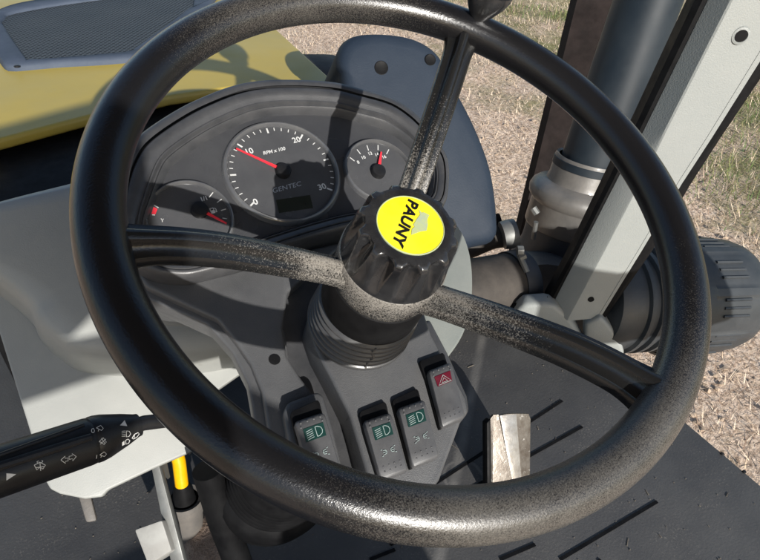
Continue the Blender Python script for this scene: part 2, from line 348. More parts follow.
# ================================================================== BONNET (hood), vent, scuttle, front tyre
HZ = 1.47
HP = Plane((0, 1.2, HZ), Vector((0, .06, 1)))
hd = thing('hood', 'ochre yellow engine hood with a mesh vent, ahead of the gauges', 'hood', HP.hit(150, 90))
def hood():
    near = [HP.hit(-60, 153), HP.hit(0, 139), HP.hit(87, 116), HP.hit(168, 96), HP.hit(250, 84), HP.hit(336, 82)]
    e1, e0 = HP.hit(336, 80), HP.hit(281, 31)
    dr = (e0-e1).normalized(); far = e1 + dr*2.0
    far_l = far + Vector((-1.0, .1, 0)); far_l = far_l - HP.n*((far_l-HP.p).dot(HP.n)); nl = near[0] + Vector((-.25, .0, 0)); nl = nl - HP.n*((nl-HP.p).dot(HP.n))
    mb = MB(); mb.prism([nl] + near + [far, far_l], Vector((0, 0, -.022)), .008, 4)
    mb.build('hood_shell', M['hood'], hd)
    # seam line pressed along the right edge
    q = [HP.hit(330, 78, .001) , HP.hit(262, 17, .001)]
    # vent
    vf = [HP.hit(*p) for p in ((-22, 26), (0, 14), (20, 7.5), (53, 2), (110, -6), (200, -16), (222, -12), (215, 2), (205, 14), (150, 56), (121, 63.5), (60, 67.5), (21, 71), (8, 71), (0, 63), (-14, 40))]
    inn = [HP.hit(*p) for p in ((6, 22), (12, 17), (53, 9), (110, 1), (186, -8), (194, -4), (193, 11), (186, 15), (138, 52), (126, 57), (60, 63), (32, 64.5), (27, 62), (4, 28))]
    N = 60
    o = smooth_closed(vf, N*2); i = smooth_closed(inn, N*2)
    def res(p, n=120):
        L = [0]
        for a, b in zip(p, p[1:]+p[:1]): L.append(L[-1]+(b-a).length)
        out = []
        c = sum(p, Vector())/len(p)
        st = max(range(len(p)), key=lambda q: (p[q]-c).normalized().dot(Vector((-1, .0, 0))))
        p = p[st:]+p[:st]; L = [0]
        for a, b in zip(p, p[1:]+p[:1]): L.append(L[-1]+(b-a).length)
        for t in range(n):
            s = L[-1]*t/n; k = max(j for j in range(len(p)) if L[j] <= s); a, b = p[k], p[(k+1) % len(p)]
            out.append(a.lerp(b, (s-L[k])/max(1e-9, L[k+1]-L[k])))
        return out
    o, i = res(o), res(i); n = HP.n
    co = sum(o, Vector())/len(o)
    def sh(r, k, h): return [p+(co-p).normalized()*k+n*h for p in r]
    mb = MB(); mb.loft([sh(o, 0, -.01), sh(o, 0, .008), sh(o, .006, .014), sh(i, -.006, .014), sh(i, 0, .009), sh(i, 0, -.01)])
    vt = mb.build('vent_frame', M['ventframe'], hd, smooth=50)
    mm = bpy.data.materials.new('vent_mesh'); mm.use_nodes = True; Nn = mm.node_tree.nodes; L = mm.node_tree.links; p = Nn['Principled BSDF']; p.inputs['Roughness'].default_value = .7; p.inputs['Specular IOR Level'].default_value = .15
    tc = Nn.new('ShaderNodeTexCoord'); mp = Nn.new('ShaderNodeMapping'); mp.inputs['Rotation'].default_value = (0, 0, R_(40)); L.new(tc.outputs['Object'], mp.inputs[0])
    vals = []
    for d in ('X', 'Y'):
        t = Nn.new('ShaderNodeTexWave'); t.bands_direction = d; t.inputs['Scale'].default_value = 30; L.new(mp.outputs[0], t.inputs[0]); vals.append(t.outputs[1])
    mu = Nn.new('ShaderNodeMath'); mu.operation = 'MULTIPLY'; L.new(vals[0], mu.inputs[0]); L.new(vals[1], mu.inputs[1])
    mr = Nn.new('ShaderNodeMapRange'); L.new(mu.outputs[0], mr.inputs[0]); mr.inputs[1].default_value = .2; mr.inputs[2].default_value = .5
    nz = Nn.new('ShaderNodeTexNoise'); nz.inputs['Scale'].default_value = 9; L.new(tc.outputs['Object'], nz.inputs[0])
    c1 = Nn.new('ShaderNodeMix'); c1.data_type = 'RGBA'; L.new(nz.outputs[0], c1.inputs[0]); c1.inputs[6].default_value = (.060, .072, .082, 1); c1.inputs[7].default_value = (.092, .102, .110, 1)
    x = Nn.new('ShaderNodeMix'); x.data_type = 'RGBA'; L.new(mr.outputs[0], x.inputs[0]); L.new(c1.outputs[2], x.inputs[6]); x.inputs[7].default_value = (.012, .013, .016, 1); L.new(x.outputs[2], p.inputs['Base Color'])
    bb = Nn.new('ShaderNodeBump'); bb.invert = True; bb.inputs['Distance'].default_value = .003; L.new(mr.outputs[0], bb.inputs['Height']); L.new(bb.outputs[0], p.inputs['Normal'])
    MB().prism(sh(i, -.002, .006), n*(-.004)).build('vent_mesh', mm, hd)
    mb = MB(); b = HP.hit(17, 66.5, .014); mb.lathe(b, n, [(.006, 0), (.006, .002), (.004, .003), (0.0003, .003)], 14); mb.build('vent_screw', M['plastic'], vt)
hood()
def scuttle():
    pl = Plane((0, .9, 1.44), (0, 0, 1))
    up = [(-60, 140), (0, 128), (90, 108), (170, 92), (230, 84), (335, 78)]
    lo = [(335, 120), (200, 170), (100, 205), (0, 222), (-60, 232)]
    o = MB().prism([pl.hit(*p) for p in up+lo], Vector((0, 0, -.42)), .004).build('scuttle_panel', M['rubber'])
    tag(o, 'black scuttle strip between the yellow hood and the pale cowl', 'trim panel')
scuttle()
def front_tyre():
    c = D(318, 95, 2.5); c.z = .55
    root = thing('front_tyre', 'dark tyre corner showing between yellow hood and blue black mudguard', 'tyre', c)
    prof = []
    for a in range(-100, 101, 20): prof.append((.40+.14*math.cos(R_(a)) if abs(a) > 60 else .54-.02*abs(a)/60, .16*math.sin(R_(a))))
    MB().lathe(c, (1, 0, 0), [(.25, -.15)] + prof + [(.25, .15)], 48).build('tread', M['tyre'], root)
    MB().lathe(c, (1, 0, 0), [(.001, -.05), (.2, -.06), (.252, -.12), (.252, .12), (.2, .06), (.001, .05)], 40).build('wheel_disc', M['hood'], root)
front_tyre()

# ================================================================== MUDGUARD (blue-black box right of hood)
def mudguard():
    d0 = 1.12
    pl = Plane(D(420, 130, d0), (Vector((-.25, -.75, .62))))
    out = [(345, 90), (339, 62), (341, 46), (350, 35), (367, 30), (400, 31.5), (424, 39), (442, 54), (457, 84), (474, 116), (488, 150), (496, 180), (500, 218), (497, 240), (470, 248), (440, 264), (400, 285), (352, 240)]
    P = smooth_closed([pl.hit(*q) for q in out], 64)
    c = sum(P, Vector())/len(P); n = pl.n
    def ring(k, h): return [p+(c-p).normalized()*k + n*h for p in P]
    root = thing('mudguard', 'blue black plastic mudguard with two bolt holes behind the gauges', 'mudguard', c)
    mb = MB(); mb.loft([ring(0, -.20), ring(-.002, -.03), ring(.004, -.012), ring(.014, -.002), ring(.028, 0), ring(.05, .002)], True, False, True)
    mb.build('guard_shell', M['fender'], root, smooth=60)
    for (u, v, r) in ((381, 68, .0115), (430, 60, .0095)):
        h = pl.hit(u, v); q = Plane(h, n)
        mb = MB(); mb.lathe(h+n*.0024, n, [(r*1.1, 0), (r*1.0, .0006), (r*.9, .0002), (.0004, .0002)], 24); mb.build('bolt_hole', M['rubber'], root)
mudguard()

# ================================================================== EXHAUST POST, INTAKE PIPE, ELBOW, DUCT, CANISTER
def post():
    d = 1.95
    a = [D(520, 232, d), D(577, 0, d*.93), D(585, -35, d*.92)]
    b = [D(575, 232, d), D(630, 0, d*.93), D(642, -35, d*.92)]
    dep = FW*.10; dep.z = 0
    rings = []
    for p, q in ((D(505, 290, d*1.02), D(560, 290, d*1.02)), (a[0], b[0]), (a[1], b[1]), (D(620, -160, d*.9), D(690, -160, d*.9))):
        rings.append([p, q, q+dep, p+dep])
    o = MB().loft(rings, True, True, True).build('exhaust_post', M['brown'], smooth=20)
    tag(o, 'brown black flat post standing behind the intake pipe', 'post')
post()
PIPE_D = 1.55
pc = D(589, 165, PIPE_D); ptop = D(655, -20, PIPE_D*.872)
pax = (ptop-pc).normalized()
print('pipe axis', pax)
PR = 29/FPX*PIPE_D
def pipe():
    base = pc - pax*.25
    root = thing('intake_pipe', 'blue black upright intake pipe with a dusty grey rubber coupling', 'pipe', base)
    mb = MB(); mb.lathe(pc, pax, [(PR, -.06), (PR, .3), (PR*1.0, .9)], 48); mb.build('pipe', M['pipe'], root)
    # coupling
    cc = D(584, 172, PIPE_D); R0 = PR
    prof = [(R0*1.0, .034), (R0*1.10, .036), (R0*1.13, .03), (R0*1.13, -.018), (R0*1.18, -.03), (R0*1.45, -.036), (R0*1.60, -.046), (R0*1.66, -.06), (R0*1.62, -.075), (R0*1.5, -.084), (R0*1.46, -.088), (R0*1.46, -.15), (R0*1.42, -.154), (R0*1.36, -.156)]
    cc2 = cc - FW.cross(pax).normalized()*(-.0)
    mb = MB(); mb.lathe(cc2, pax, prof, 56); mb.build('coupling', M['silicone'], root, smooth=50)
    mb = MB(); mb.lathe(cc2, pax, [(R0*1.14, .028), (R0*1.155, .027), (R0*1.155, .010), (R0*1.14, .009)], 48); mb.build('hose_clamp', M['pipe'], root)
    # clamp screw at left
    s = D(536, 222, PIPE_D*.97)
    mb = MB(); mb.tube([s, s+Vector((0, 0, -.05)) + CX*.004], .006, 8); mb.tube([D(533, 208, PIPE_D*.97), D(537, 214, PIPE_D*.97)], .009, 8); mb.build('clamp_screw', M['steel'], root)
    # elbow below
    e0 = cc2 - pax*.15
    path = smooth_open([e0, e0-pax*.07, e0 - pax*.15 - CX*.02, D(545, 305, PIPE_D*.95)], 6)
    mb = MB(); mb.tube(path, [R0*1.38]*len(path), 32); mb.build('elbow', M['duct'], root)
pipe()
def duct():
    dd = 1.30
    a, b = D(452, 296, dd), D(512, 283, dd*1.05)
    ax = (b-a).normalized(); ln = (b-a).length; r = 33/FPX*dd
    root = thing('air_duct', 'dusty brown black rubber air hose with a steel clamp beside the column', 'hose', a)
    MB().lathe(a, ax, [(r*.95, -.05), (r*1.0, 0), (r*1.02, ln*.4), (r*1.0, ln*.8), (r*.98, ln)], 40, True, True).build('hose', M['dustrubber'], root)
    mb = MB(); mb.lathe(a, ax, [(r*1.0, ln*.93), (r*1.035, ln*.93), (r*1.035, ln*1.17), (r*.99, ln*1.17), (r*.8, ln*1.25)], 40); mb.build('clamp_band', M['duct'], root)
    p = D(520, 256, dd*1.0)
    mb = MB(); mb.tube([p, D(527, 272, dd)], .0065, 8); mb.tube([D(517, 251, dd), D(523, 251, dd)], .012, 8); mb.tube([D(519, 258, dd), D(525, 255, dd)], .009, 8); mb.build('clamp_screw', M['steel'], root)
    dd = 1.42
    root = thing('coolant_hose', 'thin dark hose with a greenish clamp above the dusty air hose', 'hose', D(480, 242, dd))
    MB().tube(smooth_open([D(440, 258, dd), D(470, 247, dd), D(492, 238, dd), D(508, 236, dd)], 5), .026, 20).build('hose', M['dustrubber'], root)
    mb = MB(); c = D(509, 234, dd*.98); x = (D(512, 233, dd)-D(500, 236, dd)).normalized(); mb.lathe(c, x, [(.02, -.016), (.032, -.016), (.034, 0), (.032, .016), (.02, .018)], 24, True, True); mb.build('hose_clamp', M['steel'], root)
    mb = MB(); mb.prism([D(492, 214, dd), D(500, 213, dd), D(504, 226, dd), D(500, 234, dd), D(491, 232, dd)], FW*.05, .004); mb.build('bracket', M['brown'], root)
duct()
def canister():
    dd = 1.42
    c = D(672, 296, dd); ax = (CX*.95+FW*.30+CY*.02).normalized()
    r = 58/FPX*dd
    root = thing('air_cleaner', 'charcoal ribbed air cleaner canister with domed cap right of the pillar', 'air cleaner', c-Vector((0, 0, r)))
    body = [(r*.55, -.23), (r*.80, -.22), (r*.86, -.20), (r*.86, -.17)]
    for k in range(4):
        t = -.165+k*.030; body += [(r*.87, t), (r*.93, t+.003), (r*.93, t+.013), (r*.87, t+.016), (r*.87, t+.027)]
    body += [(r*.95, -.036)]
    MB().lathe(c, ax, body, 56, True).build('canister_body', M['canister'], root, smooth=30)
    def rf(rr, t, a):
        k = (a*8/(2*math.pi)) % 1
        return rr*(1.0 + (.022 if (k < .18 and t > -.01 and t < .13) else 0))
    cap = [(r*.98, -.04), (r*1.03, -.036), (r*1.03, -.012), (r*1.0, -.009), (r*1.0, .0), (r*1.0, .09), (r*.985, .125), (r*.93, .15), (r*.8, .165), (.001, .172)]
    MB().lathe(c, ax, cap, 160, rf=rf).build('end_cap', M['canister'], root, smooth=30)
    mb = MB(); u = ax.orthogonal().normalized(); v = ax.cross(u)
    for k in range(10):
        a = 2*math.pi*k/10; q = u*math.cos(a)+v*math.sin(a); t = v*math.cos(a)-u*math.sin(a)
        for off in (-.018, .0, .018):
            b0 = c + q*(r*.998) + t*off
            mb.tube([b0+ax*.015, b0+ax*.085], .0035, 6)
    mb.build('grip_ribs', M['canister'], root)
canister()

# ================================================================== FLOOR MAT, PEDAL, LEFT FOOTWELL
def floor_mat():
    m = mat('rubber_mat', (.036, .036, .038), .55, noise=(6, .02, (.072, .070, .068)), bump=(260, .5, .0012), speck=(260, .90, 1.04, (.13, .12, .108), 7))
    # a pale dusty streak and a ring-shaped stain dried onto the rubber
    N = m.node_tree.nodes; L = m.node_tree.links; P = N['Principled BSDF']; old = P.inputs['Base Color'].links[0].from_socket; tc = N.new('ShaderNodeTexCoord')
    O = Vector((.3, .4, FLOOR)); a_, b_ = FL.hit(467, 418)-O, FL.hit(439, 562)-O
    def ma(op, x, y, z=None):
        n = N.new('ShaderNodeMath'); n.operation = op
        for i, q in enumerate((x, y, z)):
            if q is None: continue
            if isinstance(q, (int, float)): n.inputs[i].default_value = q
            else: L.new(q, n.inputs[i])
        return n.outputs[0]
    sx = N.new('ShaderNodeSeparateXYZ'); L.new(tc.outputs['Object'], sx.inputs[0]); d_ = (b_-a_).normalized(); X_, Y_ = sx.outputs[0], sx.outputs[1]
    wob = N.new('ShaderNodeTexNoise'); wob.inputs['Scale'].default_value = 30; wob.inputs['Detail'].default_value = 5; L.new(tc.outputs['Object'], wob.inputs[0])
    across = ma('ABSOLUTE', ma('ADD', ma('MULTIPLY', ma('SUBTRACT', X_, a_.x), -d_.y), ma('MULTIPLY', ma('SUBTRACT', Y_, a_.y), d_.x)), 0)
    m1 = N.new('ShaderNodeMapRange'); L.new(across, m1.inputs[0]); m1.inputs[1].default_value = .012; m1.inputs[2].default_value = .003
    c_ = FL.hit(464, 478)-O
    rad = ma('SQRT', ma('ADD', ma('POWER', ma('SUBTRACT', X_, c_.x), 2), ma('POWER', ma('SUBTRACT', Y_, c_.y), 2)), 0)
    m2 = N.new('ShaderNodeMapRange'); L.new(ma('ABSOLUTE', ma('SUBTRACT', ma('ADD', rad, ma('MULTIPLY', wob.outputs[0], .01)), .038), 0), m2.inputs[0]); m2.inputs[1].default_value = .004; m2.inputs[2].default_value = .001
    msk = ma('MULTIPLY', ma('MAXIMUM', m1.outputs[0], ma('MULTIPLY', m2.outputs[0], .8)), ma('MULTIPLY', wob.outputs[0], .85))
    mx = N.new('ShaderNodeMix'); mx.data_type = 'RGBA'; L.new(msk, mx.inputs[0]); L.new(old, mx.inputs[6]); mx.inputs[7].default_value = (.20, .19, .175, 1); L.new(mx.outputs[2], P.inputs['Base Color'])
    root = thing('floor_mat', 'black rubber cab floor mat with moulded grooves, dusty', 'floor mat', (.3, .4, FLOOR))
    edge = .905
    e0 = FL.hit(690, 425).x
    poly = [(-.5, -.25), (e0, -.25), (e0, .62), (.60, .85), (.4, 1.3), (-.5, 1.3)]
    MB().prism([Vector((x, y, FLOOR)) for x, y in poly], Vector((0, 0, -.05)), .006).build('mat_sheet', m, root)
    mb = MB()
    for (u0, v0, u1, v1) in ((385, 517, 562, 401), (428, 513, 582, 427), (560, 560, 657, 502), (598, 560, 620, 578), (390, 545, 470, 505), (370, 560, 395, 550), (500, 560, 535, 545)):
        a, b = FL.hit(u0, v0), FL.hit(u1, v1); d = (b-a).normalized(); q = Vector((-d.y, d.x, 0))*.0026
        mb.prism([a+q+Vector((0, 0, .0016)), b+q+Vector((0, 0, .0016)), b-q+Vector((0, 0, .0016)), a-q+Vector((0, 0, .0016))], Vector((0, 0, -.0012)))
    mb.build('grooves', M['rubber'], root)
    for (u, v) in ((722, 454), (744, 472)):
        MB().lathe(FL.hit(u, v), (0, 0, 1), [(.0035, 0), (.003, .002), (.0015, .003), (.0003, .003)], 12).build('mat_rivet', M['plastic'], root)
    # chassis side below the floor edge
    o = MB().prism([Vector((e0-.012, -.25, FLOOR-.056)), Vector((e0-.012, .60, FLOOR-.056)), Vector((e0-.012, .60, FLOOR-.35)), Vector((e0-.012, -.25, FLOOR-.35))], Vector((-.03, 0, 0)), .004)
    o.build('edge_sill', M['brown'], root)
floor_mat()
def debris():
    vs, fs = [], []
    for _ in range(420):
        x, y = rng.uniform(-.35, .88), rng.uniform(-.1, .75)
        if rng.random() < .55: x, y = (x*.3+.6, y) if rng.random() < .6 else (x*.15-.05, y*.4+.42)
        a = rng.uniform(0, 6.28); l = rng.uniform(.0006, .0018) if rng.random() < .9 else rng.uniform(.003, .008); w_ = rng.uniform(.0005, .0011); h = rng.uniform(.0003, .001)
        c, s_ = math.cos(a), math.sin(a); o = len(vs)
        for dz in (0, h):
            for ex, ey in ((-1, -1), (1, -.7), (1, .8), (-1, 1)): k = .7 if dz else 1; vs.append((x+(ex*l*c-ey*w_*s_)*k, y+(ex*l*s_+ey*w_*c)*k, FLOOR+.0008+dz))
        fs += [[o+4, o+5, o+6, o+7]] + [[o+i, o+(i+1) % 4, o+4+(i+1) % 4, o+4+i] for i in range(4)]
    o = MB().add(vs, fs).build('floor_debris', mat('straw_crumbs', (.19, .165, .13), .9, noise=(9, .1, (.07, .06, .05))), loc=(.3, .4, FLOOR), smooth=0); o['kind'] = 'stuff'
    tag(o, 'crumbs of straw and dirt scattered over the black floor mat', 'debris')
debris()
def pedal():
    d = 1.0
    tl, tr, br, bl = (491, 415), (529, 414), (530, 484), (492, 490)
    n = Vector((-.05, -.80, .60)).normalized(); pl = Plane(D(510, 440, d), n)
    root = thing('brake_pedal', 'bare scuffed steel pedal standing up from the black floor mat', 'pedal', FL.hit(510, 470))
    rows = []
    for (u0, v0, u1, v1, h) in ((490.5, 419, 491.5, 500, -.004), (493.5, 415, 492.5, 500, -.002), (510.5, 414, 513, 500, .004), (517, 413.8, 523, 500, .004), (528.5, 414, 529, 500, -.001), (530.5, 419, 529.5, 500, -.003)):
        rows.append([pl.hit(u0+(u1-u0)*t, v0+(v1-v0)*t, h) for t in (0, .02, .25, .5, .75, 1)])
    mb = MB(); mb.loft(rows, False); back = [[q-n*.005 for q in r_] for r_ in rows]; mb.loft(back[::-1], False)
    mb.loft([[r_[0] for r_ in rows], [r_[0] for r_ in back]], False); mb.build('pedal_plate', M['pedal'], root, smooth=12)
    mb = MB(); mb.prism([pl.hit(*p, .0041) for p in ((500, 415.5), (516.5, 414.2), (523, 500), (516, 500))], -n*.0015, .0004); mb.build('pedal_worn_glint', M['worn_glint'], root)  # pale strip carries the sun glint painted onto the worn ridge
    mb = MB(); mb.prism([pl.hit(*p, -.005) for p in ((487, 423), (491, 419), (492.5, 500), (487.5, 500))], -n*.014, .0015, 2)
    mb.build('pedal_flange', M['rubber'], root)
    c = pl.hit(510, 495)
    mb = MB(); mb.tube([c-n*.012, c+Vector((0, .05, -.06)), Vector((c.x, c.y+.09, FLOOR-.01))], .012, 12); mb.build('pedal_arm', M['steel'], root)
pedal()

# ================================================================== PILLAR
def pillar():
    X = .93
    pl = Plane((X, .5, 1.4), Vector((-.62, -.78, .0)))
    # left seal / left facet / right facet / lip, along the pillar from base to above the picture
    left = [(553, 304), (581, 250), (619.6, 175), (643, 132), (708, 0), (753, -95)]
    mid = [(567, 321), (605, 250), (657, 150), (668, 127), (732, 0), (778, -95)]
    right = [(600, 318), (642, 250), (682, 183), (712, 137), (768, 48), (850, -95)]
    sl0 = [(546, 301), (573.8, 250), (613.8, 168), (637.5, 121), (694.6, 0), (741, -95)]
    sl1 = [(603, 321), (652, 251), (690, 185), (721, 137), (781, 48), (866, -95)]
    n = pl.n
    base = FL.hit(575, 330)
    root = thing('cab_frame', 'pale grey green cab corner pillar with black rubber seals right of the wheel', 'cab pillar', base)
    def at(L, h): return [pl.hit(u, v, h) for u, v in L]
    nf = 24
    def dense(L): return smooth_open([Vector((u, v, 0)) for u, v in L], 1)
    A, Mi, B = at(left, -.012), at(mid, .018), at(right, -.004)
    back = [p - n*.06 for p in B]; backA = [p - n*.05 for p in A]
    rows = []
    for i in range(len(A)):
        a, m_, b = A[i], Mi[i], B[i]
        m1 = m_.lerp(a, .08); m2 = m_.lerp(b, .08)
        lip = b.lerp(m_, .10)
        rows.append([backA[i], a, m1, m_.lerp((m1+m2)/2, .5), m2, lip, lip+n*.0008, b+n*.0008, b, back[i]])
    mb = MB(); mb.loft(rows, False); mb.build('corner_pillar', M['pillar'], root, smooth=25)
    # cab roof over the camera, then unseen blockers added behind it to cast shade
    MB().prism([Vector(q) for q in ((-.65, -.75, 2.72), (1.1, -.75, 2.72), (1.1, .62, 2.72), (.3, .85, 2.72), (-.65, .7, 2.72))], Vector((0, 0, .12)), .02).build('roof_panel', M['dustcup'], root)
    DZ = .037
    MB().prism([Vector((x, -.60, z+DZ)) for x, z in ((-.27, 1.952), (-.16, 1.957), (-.145, 1.966), (-.069, 2.014), (-.052, 2.03), (-.035, 2.20), (-.06, 2.22), (-.25, 2.20))], Vector((0, -.03, 0)), .004).build('rim_shade_blocker', M['dustcup'], root)  # added unseen blocker, outline cut to shade the left rim and upper cowl
    MB().prism([Vector((x, -.60, z)) for x, z in ((.66, 1.57), (1.06, 1.57), (1.06, 1.74), (.78, 1.75), (.66, 1.80))], Vector((0, -.05, 0)), .01).build('pillar_shade_blocker', M['dustcup'], root)  # invented piece out of view, sized to shade the foot of the pillar
    MB().prism([Vector((x, -.62, z)) for x, z in ((-.65, 1.0), (.22, 1.0), (.22, 1.70), (.01, 1.70), (.01, 1.60), (-.65, 1.60))], Vector((0, -.05, 0)), .01).build('floor_shade_blocker', M['dustcup'], root)  # added out of view to keep sun off the left floor and lower boot
    MB().prism([Vector((x, -.60, z+DZ)) for x, z in ((-.65, 1.950), (-.20, 1.948), (-.12, 1.940), (.0, 1.925), (.03, 1.90), (.0, 1.875), (-.65, 1.868))], Vector((0, -.03, 0))).build('cowl_shade_bar', M['dustcup'], root)  # made-up bar behind the camera, throws the shade band across the cowl bulge
    s0, s1 = at(sl0, -.02), at(left, -.013)
    rows = [[p-n*.03, p, p.lerp(q, .5)+n*.004, q, q-n*.03] for p, q in zip(s0, s1)]
    mb = MB(); mb.loft(rows, False)
    # seal carries on along the foot
    f = [pl.hit(u, v, -.012) for u, v in ((549, 299), (541, 302), (528, 303), (516, 306), (500, 317))]
    mb.tube(f, .0075, 10); mb.build('window_seal', M['rubber'], root)
    s0, s1 = at(right, -.006), at(sl1, -.01)
    rows = [[p-n*.03, p, p.lerp(q, .5)+n*.003, q, q-n*.03] for p, q in zip(s0, s1)]
    mb = MB(); mb.loft(rows, False); mb.build('door_seal', M['rubber'], root)
    # feet
    mb = MB()
    mb.prism([pl.hit(u, v, .012) for u, v in ((515, 313), (524, 305), (545, 304), (556, 306), (570, 318), (590, 352), (540, 345), (505, 335))], -n*.04, .010, 3)
    mb.prism([pl.hit(u, v, .010) for u, v in ((585, 325), (601, 317), (612, 329), (622, 345), (625, 355), (621, 360), (608, 362), (585, 352))], -n*.04, .008, 3)
    mb.build('pillar_foot', M['pillar'], root)
    for (u, v, r, k) in ((591, 299.5, .0062, 0), (741, 36, .0085, 1)):
        t = .5
        c = pl.hit(u, v, .0125 if k == 0 else .0118)
        mb = MB(); mb.lathe(c, n, [(.0002, .0005), (r, .0005), (r*.95, -.002)], 20); mb.build('screw_hole', M['rubber'], root)
        if k:
            mb = MB(); mb.lathe(c, n, [(r*1.02, .0), (r*1.1, .0010), (r*1.45, .0004), (r*1.6, -.002)], 24); mb.build('hole_boss', M['pillar'], root)
    o = MB(); p = pl.hit(620, 338, -.02)
    o.lathe(p, (-.6, -.6, .5), [(.012, -.006), (.018, -.006), (.020, 0), (.018, .006), (.012, .006), (.012, -.006)], 24); o.build('cable_grommet', M['rubber'], root)
pillar()

# ================================================================== COWL (pale plastic, left and under the dash)
def cowl():
    d = .80
    top = Plane(D(60, 250, .74), Vector((-.05, -.55, .83)))
    flg = Plane(top.p - top.n*.085, top.n)
    root = thing('dash_cowl', 'pale grey plastic cowl with a rounded bulge left of the gauges', 'cowl', D(100, 400, .85))
    n = top.n
    out = [(-120, 232), (-40, 210), (0, 199), (70, 182), (160, 160), (300, 150), (330, 250), (300, 330), (235, 372), (180, 388), (120, 381), (90, 389), (62, 386), (36, 372), (10, 338), (2, 312), (-60, 318)]
    out = [(-90, 225), (0, 199), (70, 182), (160, 160), (300, 150), (330, 250), (300, 330), (240, 345), (180, 352), (120, 352), (80, 348), (58, 335), (40, 318), (30, 300), (-10, 270), (-60, 250)]
    P = smooth_closed([top.hit(*q) for q in out], 96); c = top.hit(150, 260)
    def ring(k, h): return [p+(c-p).normalized()*k + n*h for p in P]
    mb = MB(); mb.loft([ring(-.016, -.10), ring(-.014, -.07), ring(-.010, -.035), ring(-.004, -.012), ring(.008, -.002), ring(.03, 0), ring(.07, 0)], True, False, True)
    mb.build('cowl_bulge', M['cream'], root, smooth=70)
    fo = [(-30, 255), (-15, 290), (0, 335), (45, 480), (50, 489), (60, 494), (85, 499), (102, 497), (108, 490), (150, 470), (200, 448), (215, 437), (217, 433), (214, 428), (196, 405), (260, 360), (300, 300), (200, 200)]
    MB().prism([flg.hit(*q) for q in fo], -n*.022, .005, 3).build('cowl_flange', M['cream'], root)
    tb = Plane(flg.p-n*.03, n)
    MB().prism([tb.hit(*q) for q in ((76, 490), (88, 484), (97, 521), (86, 523))], -n*.012, .003).build('cowl_tab', M['dustcup'], root)
cowl()
def lower_left():
    d = 1.0
    root = thing('range_lever', 'short yellow lever in a black boot below the cowl', 'lever', D(186, 515, d))
    MB().tube([D(175, 446, .86), D(179, 462, .865), D(182, 487, .875)], 6.6/FPX*.87, 16).build('lever_shaft', M['lever'], root)
    a, b = D(182, 485, .875), D(187, 520, .91); ax = (b-a).normalized()
    MB().lathe(a, ax, [(.010, -.002), (.012, .004), (.016, .025), (.019, .04)], 24).build('lever_boot', M['rubber'], root)
    MB().lathe(a, ax, [(.0205, .028), (.026, .026), (.028, .034), (.027, .048), (.024, .05), (.0235, .07), (.02, .10)], 32).build('lever_cup', M['dustcup'], root)
    d = .80
    root = thing('steel_bracket', 'flat grey steel bracket standing beside the yellow lever', 'bracket', D(175, 555, d))
    n = FW
    MB().prism([D(150, 463, d), D(158, 461, d), D(184, 560, d), D(192, 600, d), D(182, 600, d), D(170, 560, d)], FW*.012, .002).build('bracket_bar', M['steel'], root)
    MB().prism([D(158, 461, d), D(164, 462, d*1.02), D(168, 480, d*1.02), D(161, 474, d)], FW*.01, .001).build('bracket_lug', M['steel'], root)
    root = thing('steel_block', 'square white painted steel block at the bottom left corner', 'block', D(153, 545, d*.98))
    MB().prism([D(134, 530, d*.98), D(162, 520, d*.98), D(172, 551, d*.98), D(148, 566, d*.98)], FW*.03+Vector((0, 0, -.02)), .003).build('block_body', M['paintwhite'], root)
    # dirt on the floor around the lever
    md = mat('dry_mud', (.16, .11, .08), .95, noise=(60, .2, (.30, .22, .17)), bump=(120, 1., .006))
    P = smooth_closed([FL.hit(*q, .012) for q in ((185, 520), (205, 505), (225, 520), (232, 545), (225, 600), (180, 600))], 24)
    cM = sum(P, Vector())/len(P)
    mb = MB(); mb.loft([[q-Vector((0, 0, .012)) for q in P], [q.lerp(cM, .25) for q in P], [q.lerp(cM, .6)+Vector((0, 0, .006)) for q in P]], True, False, True)
    o = mb.build('dried_mud', md); tag(o, 'brown dried mud on the floor behind the yellow lever', 'mud'); 
lower_left()

